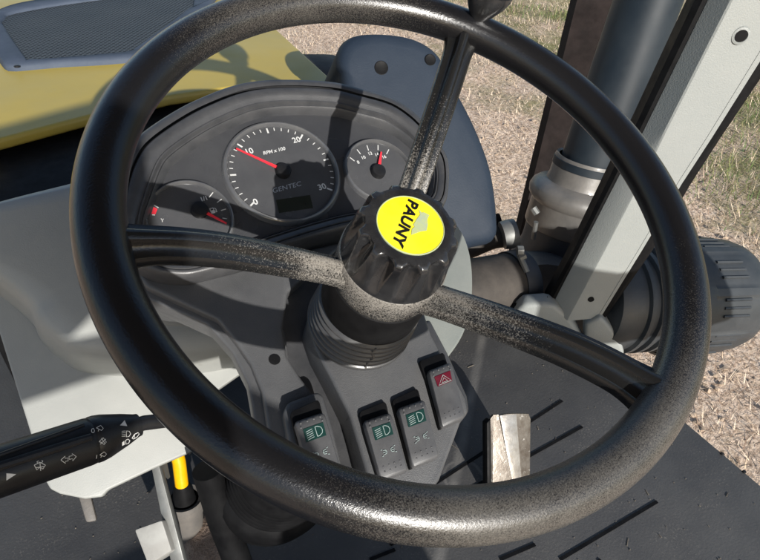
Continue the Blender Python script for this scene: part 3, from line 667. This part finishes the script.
# ================================================================== DASHBOARD
db = thing('dashboard', 'dark grey dashboard with three round gauges and rocker switches', 'dashboard', W(.26).hit(300, 330))
CL = Plane(D(282, 171, .66), Vector((0, -math.cos(R_(60)), math.sin(R_(60)))))
KC = 1.32; KG = .66/.575
def housing():
    out = [(139, 132), (167, 112.5), (197, 96.5), (236, 82), (275, 77), (328, 79), (359.6, 86), (395, 97), (421, 116), (440, 142), (449, 160), (450, 185), (445, 205), (425, 222), (380, 225), (350, 229), (317, 238), (283, 249), (255, 259), (232, 267), (207, 274), (185, 278), (158, 275), (138, 264), (118, 245), (109, 215), (113, 178), (124, 150)]
    P = smooth_closed([CL.hit(*q) for q in out], 120)
    xy = [Vector(((q-CL.p).dot(CL.a), (q-CL.p).dot(CL.b))) for q in P]; N = len(xy)
    nr = []
    for i in range(N):
        t = (xy[(i+2) % N]-xy[i-2]).normalized(); nr.append(Vector((t.y, -t.x)))
    ar = sum(xy[i].x*xy[(i+1) % N].y-xy[(i+1) % N].x*xy[i].y for i in range(N))
    if ar > 0: nr = [-q for q in nr]
    # nr now points inward
    top, bot = max(q.y for q in xy), min(q.y for q in xy)
    def ring(k, h, lo=.5):
        r = []
        for q, d in zip(xy, nr):
            f = (q.y-bot)/(top-bot); f = min(1, max(0, (f-.15)/.55)); ww = lo+(1-lo)*f*f*(3-2*f)
            e = q+d*(k*KC if k > 0 else k)*ww; r.append(CL.pt(e.x, e.y, h))
        return r
    rings = [ring(-.004, -.14), ring(-.003, -.03), ring(-.001, -.012), ring(.001, -.003), ring(.004, .002), ring(.008, .0035), ring(.0105, .003)]
    MB().loft(rings).build('gauge_hood', M['housing'], db, smooth=60)
    rings = [ring(.0112, -.004), ring(.0120, .0015), ring(.0135, .003), ring(.021, .002), ring(.0235, -.001), ring(.0242, -.001), ring(.0250, .0012), ring(.0262, .001), ring(.0275, -.003), ring(.0285, -.0032), ring(.0295, -.0018), ring(.031, -.004), ring(.034, -.014)]
    MB().loft(rings).build('gauge_bezel', M['housing'], db, smooth=50)
    MB().loft([ring(.0104, -.002), ring(.0113, -.002)]).build('bezel_seam', M['rubber'], db)
    MB().loft([ring(.030, -.022), ring(.030, -.012)], True, True, True).build('instrument_panel', M['dialgap'], db)
housing()
FACE = -.0118
CL.h0 = FACE+.0013
def dialbase(c, r, face=1.0):
    mb = MB(); disc(mb, CL, c, r*.93, FACE, .0012, 64)
    o = mb.build('dial_face', M['dial'], gauge, smooth=30)
    mb = MB(); cc = CL.pt(c[0], c[1], FACE)
    mb.lathe(cc, CL.n, [(r*.925, .001), (r*.93, .0045), (r*.955, .0065), (r*.985, .006), (r*1.01, .003), (r*1.03, 0)], 72); mb.build('dial_ring', M['ring'], gauge, smooth=60)
def ticks(mb, c, r0, r1, angs, wd, h=FACE+.0013):
    for a in angs:
        q = R_(a); stroke(mb, CL, [(c[0]+r0*math.cos(q), c[1]+r0*math.sin(q)), (c[0]+r1*math.cos(q), c[1]+r1*math.sin(q))], wd*KG, h)
def pxang(c, u, v):
    a, b = CL.xy(u, v); return math.degrees(math.atan2(b-c[1], a-c[0]))
HM = FACE+.0013
def needle(c, ang, r0, r1, wd, hubr):
    mb = MB(); q = R_(ang); d = Vector((math.cos(q), math.sin(q))); p = Vector((-d.y, d.x)); c = Vector(c)
    pts = [c+d*r0+p*wd/2, c+d*r1+p*wd*.22, c+d*r1-p*wd*.22, c+d*r0-p*wd/2]
    mb.prism([CL.pt(x, y, FACE+.0055) for x, y in pts], CL.n*-.001); mb.build('needle', M['red'], gauge)
    mb = MB(); mb.lathe(CL.pt(c.x, c.y, FACE+.001), CL.n, [(hubr*1.02, 0), (hubr, .005), (hubr*.9, .0068), (hubr*.5, .0075), (.0002, .0076)], 32); mb.build('needle_hub', M['plastic'], gauge, smooth=50)
# --- tachometer
tc0 = CL.xy(283, 172)
rT = .0555*KG
gauge = MB(); disc(gauge, CL, tc0, rT*.98, FACE-.002, .0015, 64); gauge = gauge.build('tachometer', M['dialgap'], db)
dialbase(tc0, rT)
mk = MB()
a0, a30 = pxang(tc0, 247, 209.4), pxang(tc0, 333, 190.5)
a10 = pxang(tc0, 238.5, 146)
if a0 < 0: a0 += 360
if a30 > 0: a30 -= 360
sp_ = a0-a30
print('tach', a0, a10, a30)
for i in range(31):
    a = a0 - sp_*i/30
    big = i % 5 == 0
    ticks(mk, tc0, rT*(.80 if big else .84), rT*.90, [a], .0016 if big else .0008)
for s, (u, v) in (('0', (255.5, 202)), ('10', (249, 151.5)), ('20', (296.5, 140)), ('30', (322, 187))):
    text(mk, CL, s, CL.xy(u, v), .0085*KG, 0, HM, bold=.02)
text(mk, CL, 'RPM x 100', CL.xy(274, 151), .0052*KG, 0, HM, shear=.2, bold=.02)
mk.build('dial_marks', M['white'], gauge, smooth=0)
mk = MB(); text(mk, CL, 'GENTEC', CL.xy(286.5, 187.5), .0068*KG, 0, HM, shear=.25, sx=1.15)

mk.build('dial_logo', M['dimwhite'], gauge, smooth=0)
mk = MB(); q = [CL.xy(*p) for p in ((276, 200), (310, 195), (313, 208), (279, 213))]; flat(mk, CL, q, HM, .0003); mk.build('display_window', M['lcd'], gauge)
needle(tc0, pxang(tc0, 234, 149.5), .004, rT*.86, .0034, .0085)
# --- fuel gauge
fc = CL.xy(199, 212); rc = CL.xy(188, 219)
fc = CL.xy(190, 219); rF = .0375*KG
gauge = MB(); disc(gauge, CL, fc, rF*.98, FACE-.002, .0015, 64); gauge = gauge.build('fuel_gauge', M['dialgap'], db)
dialbase(fc, rF)
mk = MB()
hubF = CL.xy(199.5, 211)
for (p, q) in (((209, 197.5), (213, 192.5)), ((217, 202.5), (221.5, 199.3)), ((221, 210.5), (226, 209)), ((222.5, 218), (227, 218.8)), ((154, 205), (158.5, 207.8)), ((152, 214.8), (155, 215))):
    stroke(mk, CL, [CL.xy(*p), CL.xy(*q)], .0008*KG, HM)
stroke(mk, CL, [CL.xy(161, 218.5), CL.xy(162.3, 220.5), CL.xy(163.5, 218.8)], .0005*KG, HM); stroke(mk, CL, [CL.xy(162.3, 220.5), CL.xy(162.3, 222)], .0005*KG, HM)
text(mk, CL, '1/1', CL.xy(204, 198.8), .0055*KG, 0, HM, bold=.03)
x, y = CL.xy(213.2, 210.5)
flat(mk, CL, [(x-.0030, y-.0032), (x+.0012, y-.0032), (x+.0012, y+.0032), (x-.0030, y+.0032)], HM)
stroke(mk, CL, [(x+.0012, y-.001), (x+.0022, y-.001), (x+.0022, y-.0026), (x+.0031, y-.0026), (x+.0031, y+.0012), (x+.0018, y+.0026)], .0006*KG, HM)
mk.build('dial_marks', M['white'], gauge, smooth=0)
mk = MB(); flat(mk, CL, [(x-.0022, y+.0004), (x+.0004, y+.0004), (x+.0004, y+.0024), (x-.0022, y+.0024)], HM+.0003); mk.build('pump_window', M['dial'], gauge)
mk = MB(); q = [CL.xy(*p) for p in ((153.5, 207), (157.5, 209), (155.5, 214.3), (151.5, 213.8))]; flat(mk, CL, q, HM); mk.build('red_zone', M['red'], gauge)
needle(hubF, pxang(hubF, 226, 225), .0035, .030, .0034, .0085)
# --- air pressure gauge
pcn = CL.xy(379, 171); rP = .0365*KG
gauge = MB(); disc(gauge, CL, pcn, rP*.98, FACE-.002, .0015, 64); gauge = gauge.build('pressure_gauge', M['dialgap'], db)
dialbase(pcn, rP)
mk = MB()
for (p, q) in (((350, 157.5), (354.5, 161)), ((357, 149.5), (360.5, 154)), ((366.8, 145.3), (368.5, 150.5)), ((378, 145), (378, 150)), ((388.8, 149.5), (386.5, 154))):
    stroke(mk, CL, [CL.xy(*p), CL.xy(*q)], .0009*KG, HM)
for s, (u, v) in (('8', (358.2, 162.3)), ('10', (363.3, 157.6)), ('12', (370, 153.6)), ('14', (376.8, 154.6)), ('16', (384, 157))):
    text(mk, CL, s, CL.xy(u, v), .0050*KG, 0, HM, bold=.02)
mk.build('dial_marks', M['white'], gauge, smooth=0)
needle(CL.xy(377.6, 172.5), pxang(CL.xy(377.6, 172.5), 381.5, 145), .004, .027, .0040, .0085)

# --- console body
CO = W(.219)
def console():
    out = [(118, 250), (147, 287), (218, 319.5), (236, 342), (251, 364), (262, 392), (268, 430), (288, 478), (346, 490), (341, 464), (327, 420), (315, 396), (302, 379), (287, 356), (283, 327), (288, 292), (310, 272), (350, 240), (317, 247), (283, 257), (232, 272), (185, 282), (150, 278)]
    P = [CO.hit(*q) for q in out]
    MB().prism(P, -WN*.05, .006, 4).build('console_panel', M['console'], db, smooth=50)
    # ridge strip along the lower left edge
    st = W(.208)
    mb = MB(); mb.prism([W(.228).hit(*q) for q in ((112, 262), (148, 299), (207, 324), (232, 352), (248, 384), (256, 430), (300, 430), (285, 330), (200, 280))], -WN*.02, .003, 3); mb.build('console_skirt', M['console'], db)
    # screw hole
    c = CO.hit(274.5, 359.5)
    mb = MB(); mb.lathe(c, WN, [(.0002, .0006), (.0048, .0006), (.0056, .0004)], 24); mb.build('screw_hole', M['rubber'], db)
    # raised plate round the column, separated by a channel
    pl = W(.200)
    q = [(330, 280), (314, 298), (307, 324), (316, 350), (330, 376), (338, 392), (350, 416), (366, 470), (374, 500), (425, 500), (440, 480), (462, 420), (469, 412), (466, 398), (432, 335), (424, 310), (410, 280), (360, 270)]
    MB().prism([pl.hit(*p) for p in q], -WN*.05, .004, 4).build('column_plate', M['console'], db, smooth=50)
    ch = W(.236)
    q = [(330, 255), (285, 285), (276, 320), (280, 360), (300, 390), (320, 430), (334, 490), (380, 490), (360, 420), (340, 380), (325, 340), (335, 300), (370, 270)]
    MB().prism([ch.hit(*p) for p in q], -WN*.01).build('channel_floor', M['housing'], db)
    # left switch pod
    pl = W(.206)
    q = [(283, 412), (288, 402), (318, 391), (324, 396), (334, 430), (346, 480), (330, 490), (300, 480), (290, 450)]
    MB().prism([pl.hit(*p) for p in q], -WN*.03, .004, 3).build('switch_pod', M['console'], db)
console()
SW = W(.1995)
def symbol_head(mb, f):
    # f(a,b): symbol units -> plane coordinates
    ln = lambda pts, w=.00048: stroke(mb, SWL, [f(*p) for p in pts], w, SH)
    ln([(.1, .5), (.1, -.5)] ); ln([(.1, .5), (.3, .5), (.55, .3), (.62, 0), (.55, -.3), (.3, -.5), (.1, -.5)])
    for k in range(5): ln([(-.15, .42-.21*k), (-.7, .30-.21*k)], .00042)
def symbol_side(mb, f):
    ln = lambda pts, w=.00042: stroke(mb, SWL, [f(*p) for p in pts], w, SH)
    for s in (-1, 1):
        ln([(s*.55, .30), (s*.30, .26), (s*.22, 0), (s*.30, -.26), (s*.55, -.30)])
        for b in (.24, 0, -.24): ln([(s*.85, b*1.5), (s*.55, b*1.1)]) if False else None
    ln([(.30, 0), (.62, 0)]); ln([(-.30, 0), (-.62, 0)])
    for s in (-1, 1): ln([(s*.62, .42), (s*.78, .5)]); ln([(s*.62, -.42), (s*.78, -.5)])
def rocker(tl, tr, br, bl, sock, kind, label=None):
    global SWL, SH
    P = [SW.hit(*q, .0125) for q in (tl, tr, br, bl)]
    a = ((P[1]-P[0])+(P[2]-P[3]))/2; b = ((P[3]-P[0])+(P[2]-P[1]))/2; c = sum(P, Vector())/4; n = WN
    Lb = b.length; wa = a.length; av = a.normalized(); bv = -(b-av*b.dot(av)).normalized(); shear = b.dot(av)/Lb
    hts = [(0, -.004), (.02, -.001), (.06, .0004), (.15, .0006), (.35, .0002), (.55, -.0008), (.78, -.0016), (.94, -.0024), (.98, -.0036), (1, -.007)]
    rings = []
    for t, h in hts:
        ctr = c - b/2 + b*t; hw = wa/2*(1-.20*max(0, 1-t/.06)**2-.16*max(0, 1-(1-t)/.06)**2)
        r = [ctr - av*hw - n*.016, ctr - av*hw + n*(h-.0016), ctr - av*(hw-.0006)+n*(h-.0004), ctr - av*(hw-.0018) + n*h, ctr + av*(hw-.0018) + n*h, ctr + av*(hw-.0006)+n*(h-.0004), ctr + av*hw + n*(h-.0016), ctr + av*hw - n*.016]
        rings.append(r)
    o = MB().loft(rings, True, True, True).build('rocker_switch', M['switch'], db, smooth=40)
    if label: o['label'] = label
    # socket, a dark frame proud of the plate and longer at the top
    s0, s1 = SW.hit(*sock[0], .0045), SW.hit(*sock[1], .0045)
    q = [s0, s1, c+a/2+b*.50+n*(-.008), c-a/2-av*.002+b*.50+n*(-.008)]
    q = [s0, s1, c+a/2*1.0-b*.3-n*.008, c+a/2*1.0+b*.49-n*.008, c-a/2*1.06+b*.49-n*.008, c-a/2*1.06-b*.3-n*.008]
    q = [s0.lerp(q[5], .12), s0.lerp(s1, .06)+(s0-q[5])*.0, s0.lerp(s1, .14), s0.lerp(s1, .86), s0.lerp(s1, .95), s1.lerp(q[2], .12)] + q[2:]
    MB().prism([(x-n*((x-SW.p).dot(n)-.0045)) for x in q], -n*.006, .0010, 2).build('switch_socket', M['rubber'], o)
    def f2(t, s): return c - b/2 + b*t + av*(wa*s)
    SWL = Plane(c, n, av); SH = .0007
    def loc(t, s):
        q = f2(t, s)-c; return (q.dot(SWL.a), q.dot(SWL.b))
    def h_at(t):
        for (t0, h0), (t1, h1) in zip(hts, hts[1:]):
            if t0 <= t <= t1: return h0+(h1-h0)*(t-t0)/(t1-t0)
    mb = MB()
    for t in (.07, .135):
        for s in ((-.33, -.11, .11, .33) if t < .1 else (-.36, .36) if kind != 'hazard' else (-.36, .36)):
            x = f2(t, s)+n*h_at(t); mb.lathe(x, n, [(.0011, -.0002), (.0009, .0005), (.0002, .0008)], 8)
    for t in (.80, .88):
        for s in (-.3, -.1, .1, .3):
            x = f2(t, s)+n*h_at(t); mb.lathe(x, n, [(.0009, -.0002), (.0007, .0003), (.0002, .0005)], 8)
    mb.build('grip_dots', M['switch'], o)
    if kind == 'hazard':
        SH = h_at(.25)+.0006
        mb = MB(); q = [loc(.16, -.36), loc(.16, .34), loc(.34, .30), loc(.34, -.32)]; flat(mb, SWL, q, SH, .0002); mb.build('icon_panel', M['darkred'], o)
        mb = MB(); SH += .0003
        stroke(mb, SWL, [loc(.185, 0), loc(.325, .27), loc(.325, -.27)], .0006, SH, closed=True)
        stroke(mb, SWL, [loc(.235, 0), loc(.305, .13), loc(.305, -.13)], .0005, SH, closed=True); mb.build('icon_lines', M['iconline'], o, smooth=0)
    else:
        SH = h_at(.27)+.0006
        mb = MB(); q = [loc(.17, -.32), loc(.17, .36), loc(.375, .34), loc(.375, -.33)]; flat(mb, SWL, q, SH, .0002); mb.build('icon_panel', M['green'], o)
        mb = MB(); SH += .0003
        symbol_head(mb, lambda x, y: loc(.272-.165*y*.9, .02+x*.40))
        SH = h_at(.56)+.0006
        symbol_side(mb, lambda x, y: loc(.60-.11*y, .02+x*.34)); mb.build('icon_lines', M['iconline'], o, smooth=0)
rocker((295, 421), (323, 411), (344, 474), (312, 486), ((290, 412), (319, 399)), 'head', 'rocker switch left of the channel, half hidden by the rim')
rocker((364, 421), (390, 411), (410, 471), (382, 480), ((359, 412), (386, 401)), 'head', 'left one of the paired green light switches')
rocker((398, 408), (424, 398), (441, 457), (414, 467), ((392, 400), (418, 388)), 'head', 'right one of the paired green light switches')
rocker((428, 370), (451, 361), (467, 417), (444, 427), ((419, 361), (444, 352)), 'hazard', 'hazard switch with a red triangle panel')
def pod_right():
    q = [(430, 318), (448, 352), (468, 396), (470, 411), (442, 447), (438, 474), (430, 495), (400, 495), (400, 420), (410, 330)]
    MB().prism([W(.211).hit(*p) for p in q], -WN*.06, .004, 3).build('plate_side', M['housing'], db)
    # pale rounded column shroud to the right of the wheel hub
    q = [(400, 205), (440, 210), (455, 222), (466, 240), (472, 266), (472, 300), (465, 330), (452, 352), (440, 362), (420, 340), (400, 300)]
    P = [W(.242).hit(*p) for p in q]
    MB().prism(smooth_closed(P, 60), -WN*.16, .006, 3).build('side_shroud', M['shroud'], db, smooth=50)
pod_right()

# ================================================================== STEERING COLUMN
WP_ = W(0)
def column():
    root = thing('steering_column', 'ribbed dark grey rubber bellows under the steering wheel hub', 'steering column', WC-WN*.22)
    MB().lathe(WC, -WN, [(.036, .100), (.0455, .104), (.0465, .108), (.0465, .146), (.044, .149)], 56).build('column_collar', M['rubber'], root, smooth=40)
    prof = [(.042, .145)]
    r = .0475
    for k in range(8):
        t = .149+k*.0078; rr = .0482 + .0007*k - .0035*max(0, k-5)
        prof += [(rr-.0055, t), (rr-.0014, t+.0018), (rr, t+.0032), (rr, t+.0042), (rr-.0014, t+.0056), (rr-.0055, t+.0072)]
    prof += [(.043, .213), (.042, .225)]
    MB().lathe(WC, -WN, prof, 72).build('bellows', M['bellows'], root, smooth=80)
    sd = (WP_.a*math.cos(R_(-112))+WP_.b*math.sin(R_(-112)))
    MB().tube([WC - WN*(.150+k*.009) + sd*(.0483+.0006*k-.0016*(k % 2)) + sd.cross(WN)*(.0022*math.sin(k*2.1)) for k in range(6)], .0009, 6).build('moulding_seam', M['dustcup'], root)
    lo = thing('lower_bellows', 'black ribbed rubber boot under the dashboard below the rim', 'bellows', W(.42).hit(285, 525))
    c = D(286, 468, .72); ax = (-WN+Vector((0, .1, 0))).normalized()
    prof = [(.0005, -.020), (.042, -.018), (.048, -.010)]
    for k in range(6):
        t = k*.012; prof += [(.052+k*.002, t), (.056+k*.002, t+.003), (.056+k*.002, t+.006), (.052+k*.002, t+.009)]
    prof += [(.072, .075), (.078, .085), (.080, .13)]
    MB().lathe(c, ax, prof, 56).build('bellows', M['rubber'], lo, smooth=60)
    mb = MB(); mb.tube([D(207, 470, .74), D(222, 520, .78), D(245, 580, .82)], .018, 16); mb.build('boot_flange', M['rubber'], lo)
column()

# ================================================================== STEERING WHEEL
wr = thing('steering_wheel', 'worn black three spoke steering wheel with yellow centre badge', 'steering wheel', WC)
RW, rw = .21, .0159
WP = W(0)
def wheel():
    mb = MB(); n1, n2 = 192, 28; vs = []; fs = []
    for i in range(n1):
        a = 2*math.pi*i/n1
        d = WP.a*math.cos(a)+WP.b*math.sin(a)
        for j in range(n2):
            b = 2*math.pi*j/n2; vs.append(WC+d*(RW+rw*math.cos(b))+WN*(rw*math.sin(b)))
    for i in range(n1):
        for j in range(n2): fs.append([i*n2+j, ((i+1) % n1)*n2+j, ((i+1) % n1)*n2+(j+1) % n2, i*n2+(j+1) % n2])
    mb.add(vs, fs); mb.build('rim', M['rim'], wr, smooth=180)
    def ang(u, v):
        a, b = WP.xy(u, v); return math.atan2(b, a)
    for (u, v, ws) in ((462, 42, .0126), (132, 238, .0126), (650, 384, .0150)):
        a = ang(u, v); print('spoke', math.degrees(a))
        d = WP.a*math.cos(a)+WP.b*math.sin(a); s = WN.cross(d)
        ctl = smooth_open([Vector((.204, .004, 0)), Vector((.175, .010, 0)), Vector((.14, .024, 0)), Vector((.10, .047, 0)), Vector((.065, .069, 0)), Vector((.034, .090, 0))], 6)
        rings = []
        for i, q in enumerate(ctl):
            p = WC + d*q.x - WN*q.y
            t = (ctl[min(i+1, len(ctl)-1)]-ctl[max(i-1, 0)]); t3 = (d*t.x-WN*t.y).normalized(); up = t3.cross(s)
            if up.dot(WN) < 0: up = -up
            k = max(0, min(1, (q.x-.15)/.05)); wd = ws*(1 - .06*(1-q.x/.2) + .30*max(0, (q.x-.175)/.03)**2 + .14*max(0, (.06-q.x)/.03)**2) ; e = 1.0
            prof = [(-1, -.35), (-.96, -.55), (.96, -.55), (1, -.35), (1, .05), (.9, .18), (.55, .22), (.34, .40), (.26, .72), (.12, .82), (-.12, .82), (-.26, .72), (-.34, .40), (-.55, .22), (-.9, .18), (-1, .05)]
            rings.append([p + s*(x*wd) + up*(y*wd) for x, y in prof])
        MB().loft(rings, True, True, True).build('spoke', M['worn'], wr, smooth=40)
    MB().lathe(WC, -WN, [(.030, .068), (.044, .070), (.0455, .072), (.0455, .098), (.043, .110), (.040, .114), (.03, .114)], 64).build('hub_collar', M['worn'], wr, smooth=50)
    def rf(r, t, a):
        k = (a*12/(2*math.pi)) % 1 - .5                                  # twelve thumb flutes, deepest just under the top edge
        w_ = .36 - .17*max(0, min(1, (t-.036)/.034)); g = max(0, 1-(k/w_)**2)
        dep = 0 if t < .0283 else .0036*(t-.0283)/.0011 if t < .0294 else .0036+.0054*(t-.0294)/.006 if t < .0354 else .0090*max(0, 1-(t-.0354)/.0332)
        return r - dep*g**.7
    prof = [(.0262, .0285), (.0275, .0279), (.0320, .0280), (.0350, .0284), (.0378, .0294), (.0394, .0312), (.0402, .0342), (.0408, .0382), (.0412, .044), (.0418, .050), (.0426, .057), (.0437, .064), (.0446, .070), (.0446, .073), (.040, .0735)]
    cap = MB().lathe(WC, -WN, prof, 288, rf=rf)
    cap = cap.build('hub_cap', M['knob'], wr, smooth=50)
    E = W(.0285)
    mb = MB(); disc(mb, E, (0, 0), .0258, -.0005, .0012, 72, 0); em = mb.build('emblem', M['yellow'], cap)
    mb = MB(); mb.lathe(E.p+E.n*.0004, E.n, [(.0256, 0), (.0260, .0008), (.0266, .0006), (.0268, -.001)], 72); mb.build('emblem_edge', M['silver'], cap)
    h = .0009
    def e(u, v):
        return E.xy(u, v)
    S0 = lambda x, y: (370+x/7.467, 185+y/7.467)
    p0, p1 = Vector(e(*S0(318, 120))), Vector(e(*S0(205, 425))); rot = math.atan2(p1.y-p0.y, p1.x-p0.x)
    mid = e(*S0(263, 280))
    mb = MB(); text(mb, E, 'PAUNY', mid, .0118, rot, h, .0002, shear=.12, bold=.04, sx=(p1-p0).length/.0118/3.05); mb.build('lettering', M['rubber'], cap, smooth=0)
    mb = MB(); flat(mb, E, [e(*S0(x, y)) for x, y in ((362, 188), (382, 212), (400, 210), (440, 230), (425, 262), (428, 300), (420, 345), (375, 352), (305, 378), (310, 335), (330, 318), (322, 300), (345, 262), (372, 225))], h, .0002); mb.build('emblem_arrow', M['silver'], cap)
    # spinner knob clamped on the far rim
    a = ang(474, 24); d = WP.a*math.cos(a)+WP.b*math.sin(a); c = WC+d*RW
    MB().lathe(c, (WN+d*.15), [(.0075, .008), (.0085, .0145), (.0125, .020), (.018, .029), (.0205, .036), (.0205, .041), (.012, .042), (.0105, .047), (.014, .048), (.026, .050), (.030, .056), (.0315, .066), (.030, .078), (.022, .088), (.0003, .092)], 32).build('spinner_knob', M['knob'], wr, smooth=35)
wheel()

# ================================================================== CONTROL STALK
def stalk():
    a, b = D(-60, 491, .365), D(93, 440, .425); ax = (b-a).normalized(); L = (b-a).length; r = 24.5/FPX*.41
    root = thing('control_stalk', 'black wiper and light control stalk with white printed symbols', 'control stalk', D(160, 425, .45))
    def flat_r(rr, t, an): return rr
    MB().lathe(a, ax, [(r*1.0, 0), (r*1.0, L-.004), (r*.98, L-.0015), (r*.92, L)], 48, True, True).build('wiper_grip', M['plastic'], root, smooth=40)
    b2 = b
    MB().lathe(b2, ax, [(r*.92, -.002), (r*1.0, .0), (r*1.0, .003), (r*.95, .008), (r*.70, .022), (r*.52, .030), (r*.5, .032)], 48).build('light_grip', M['plastic'], root, smooth=40)
    e = b + ax*.03; f = D(178, 419, .475)
    MB().tube([e-ax*.004, e+ax*.006, f, D(220, 405, .52)], [.0055, .0055, .0055, .006], 16).build('stalk_shaft', M['plastic'], root)
    # two ridges along the grip
    mb = MB()
    def surf(u, v, lift=.0002, taper=None):
        o = CAM - a; d = ray(u, v).normalized()
        o2 = o-ax*o.dot(ax); d2 = d-ax*d.dot(ax); A = d2.dot(d2); B = 2*o2.dot(d2)
        rad = r*1.0+lift
        if taper:
            # find radius on cone by iteration
            for _ in range(6):
                C = o2.dot(o2)-rad*rad; disc_ = B*B-4*A*C; t = (-B-math.sqrt(max(0, disc_)))/(2*A); P = CAM+d*t; z = (P-b).dot(ax); rad = taper(z)+lift
        C = o2.dot(o2)-rad*rad; disc_ = B*B-4*A*C
        if disc_ < 0: return CAM+d*(-B/(2*A))
        return CAM+d*((-B-math.sqrt(disc_))/(2*A))
    cone = lambda z: r*(1.0 if z < .003 else 1.0-.05*(z-.003)/.005 if z < .008 else .95-.25*(z-.008)/.014 if z < .022 else .70-.18*(z-.022)/.008)
    for (u0, v0, u1, v1, rad) in ((-30, 466, 84, 425, .0016), (-30, 476, 91, 437, .0030)):
        MB().tube([surf(u0+(u1-u0)*k/5, v0+(v1-v0)*k/5, 0) for k in range(6)], [rad]*5+[rad*.8], 10).build('grip_ridge', M['plastic'], root)
    mb = MB()
    def px(x, y): return (x/4.667, 380+y/4.667)
    def line(pts, wd=.75, tp=None):
        # ribbon built on the surface of the stalk
        q = [Vector(px(*p)) for p in pts]; n = len(q); l, rr = [], []
        for i in range(n):
            t = (q[min(i+1, n-1)]-q[max(i-1, 0)]); t = t.normalized() if t.length else Vector((1, 0)); p = Vector((-t.y, t.x))*wd/2
            l.append(surf(*(q[i]+p), .00025, tp)); rr.append(surf(*(q[i]-p), .00025, tp))
        mb.add(l+rr, [[i, i+1, n+i+1, n+i] for i in range(n-1)])
    def fill(pts, tp=None):
        mb.add([surf(*px(*p), .00025, tp) for p in pts], [list(range(len(pts)))])
    fill([(30, 436), (76, 440), (30, 470)])
    # screen washer symbol
    line([(160, 398), (186, 384), (212, 398), (200, 416), (186, 408), (172, 420), (160, 398)]); line([(168, 410), (206, 404)]); line([(186, 384), (190, 424)])
    line([(178, 392), (172, 382), (180, 378)]); line([(194, 388), (200, 378), (194, 376)])
    # double arrow
    line([(284, 374), (304, 356), (304, 366), (318, 364), (318, 378), (306, 380), (306, 390), (284, 374)], .6); line([(356, 358), (336, 344), (337, 354), (322, 357), (323, 371), (338, 368), (339, 378), (356, 358)], .6)
    # wiper fan symbols: 0, middle, I
    line([(428, 230), (436, 226), (441, 236), (438, 246), (430, 246), (427, 238), (428, 230)], .6)
    line([(450, 224), (470, 212), (482, 226), (474, 236), (462, 230), (450, 224)], .6); line([(462, 230), (458, 240)], .6)
    line([(462, 288), (482, 270), (496, 290), (486, 302), (474, 292), (462, 288)], .6); line([(474, 272), (490, 298)], .6); line([(468, 300), (494, 276)], .6)
    line([(452, 350), (450, 368)], .6); line([(466, 350), (486, 336), (497, 346), (488, 358), (476, 354), (466, 350)], .6); line([(476, 354), (470, 362)], .6)
    # light collar symbols
    fill([(560, 212), (582, 188), (594, 216)], cone)
    line([(590, 238), (590, 266), (602, 264), (610, 252), (604, 240), (590, 238)], .7, cone)
    for k in range(4): line([(568, 240+k*8), (586, 238+k*8)], .55, cone)
    fill([(570, 292), (580, 284), (582, 302), (570, 308)], cone); line([(586, 282), (588, 300), (600, 296), (606, 284), (598, 276), (586, 282)], .7, cone)
    line([(616, 272), (628, 254), (644, 246), (650, 252), (640, 266), (624, 276), (616, 272)], .7, cone); line([(628, 254), (626, 274)], .6, cone)
    mb.build('stalk_symbols', M['white'], root, smooth=0)
stalk()
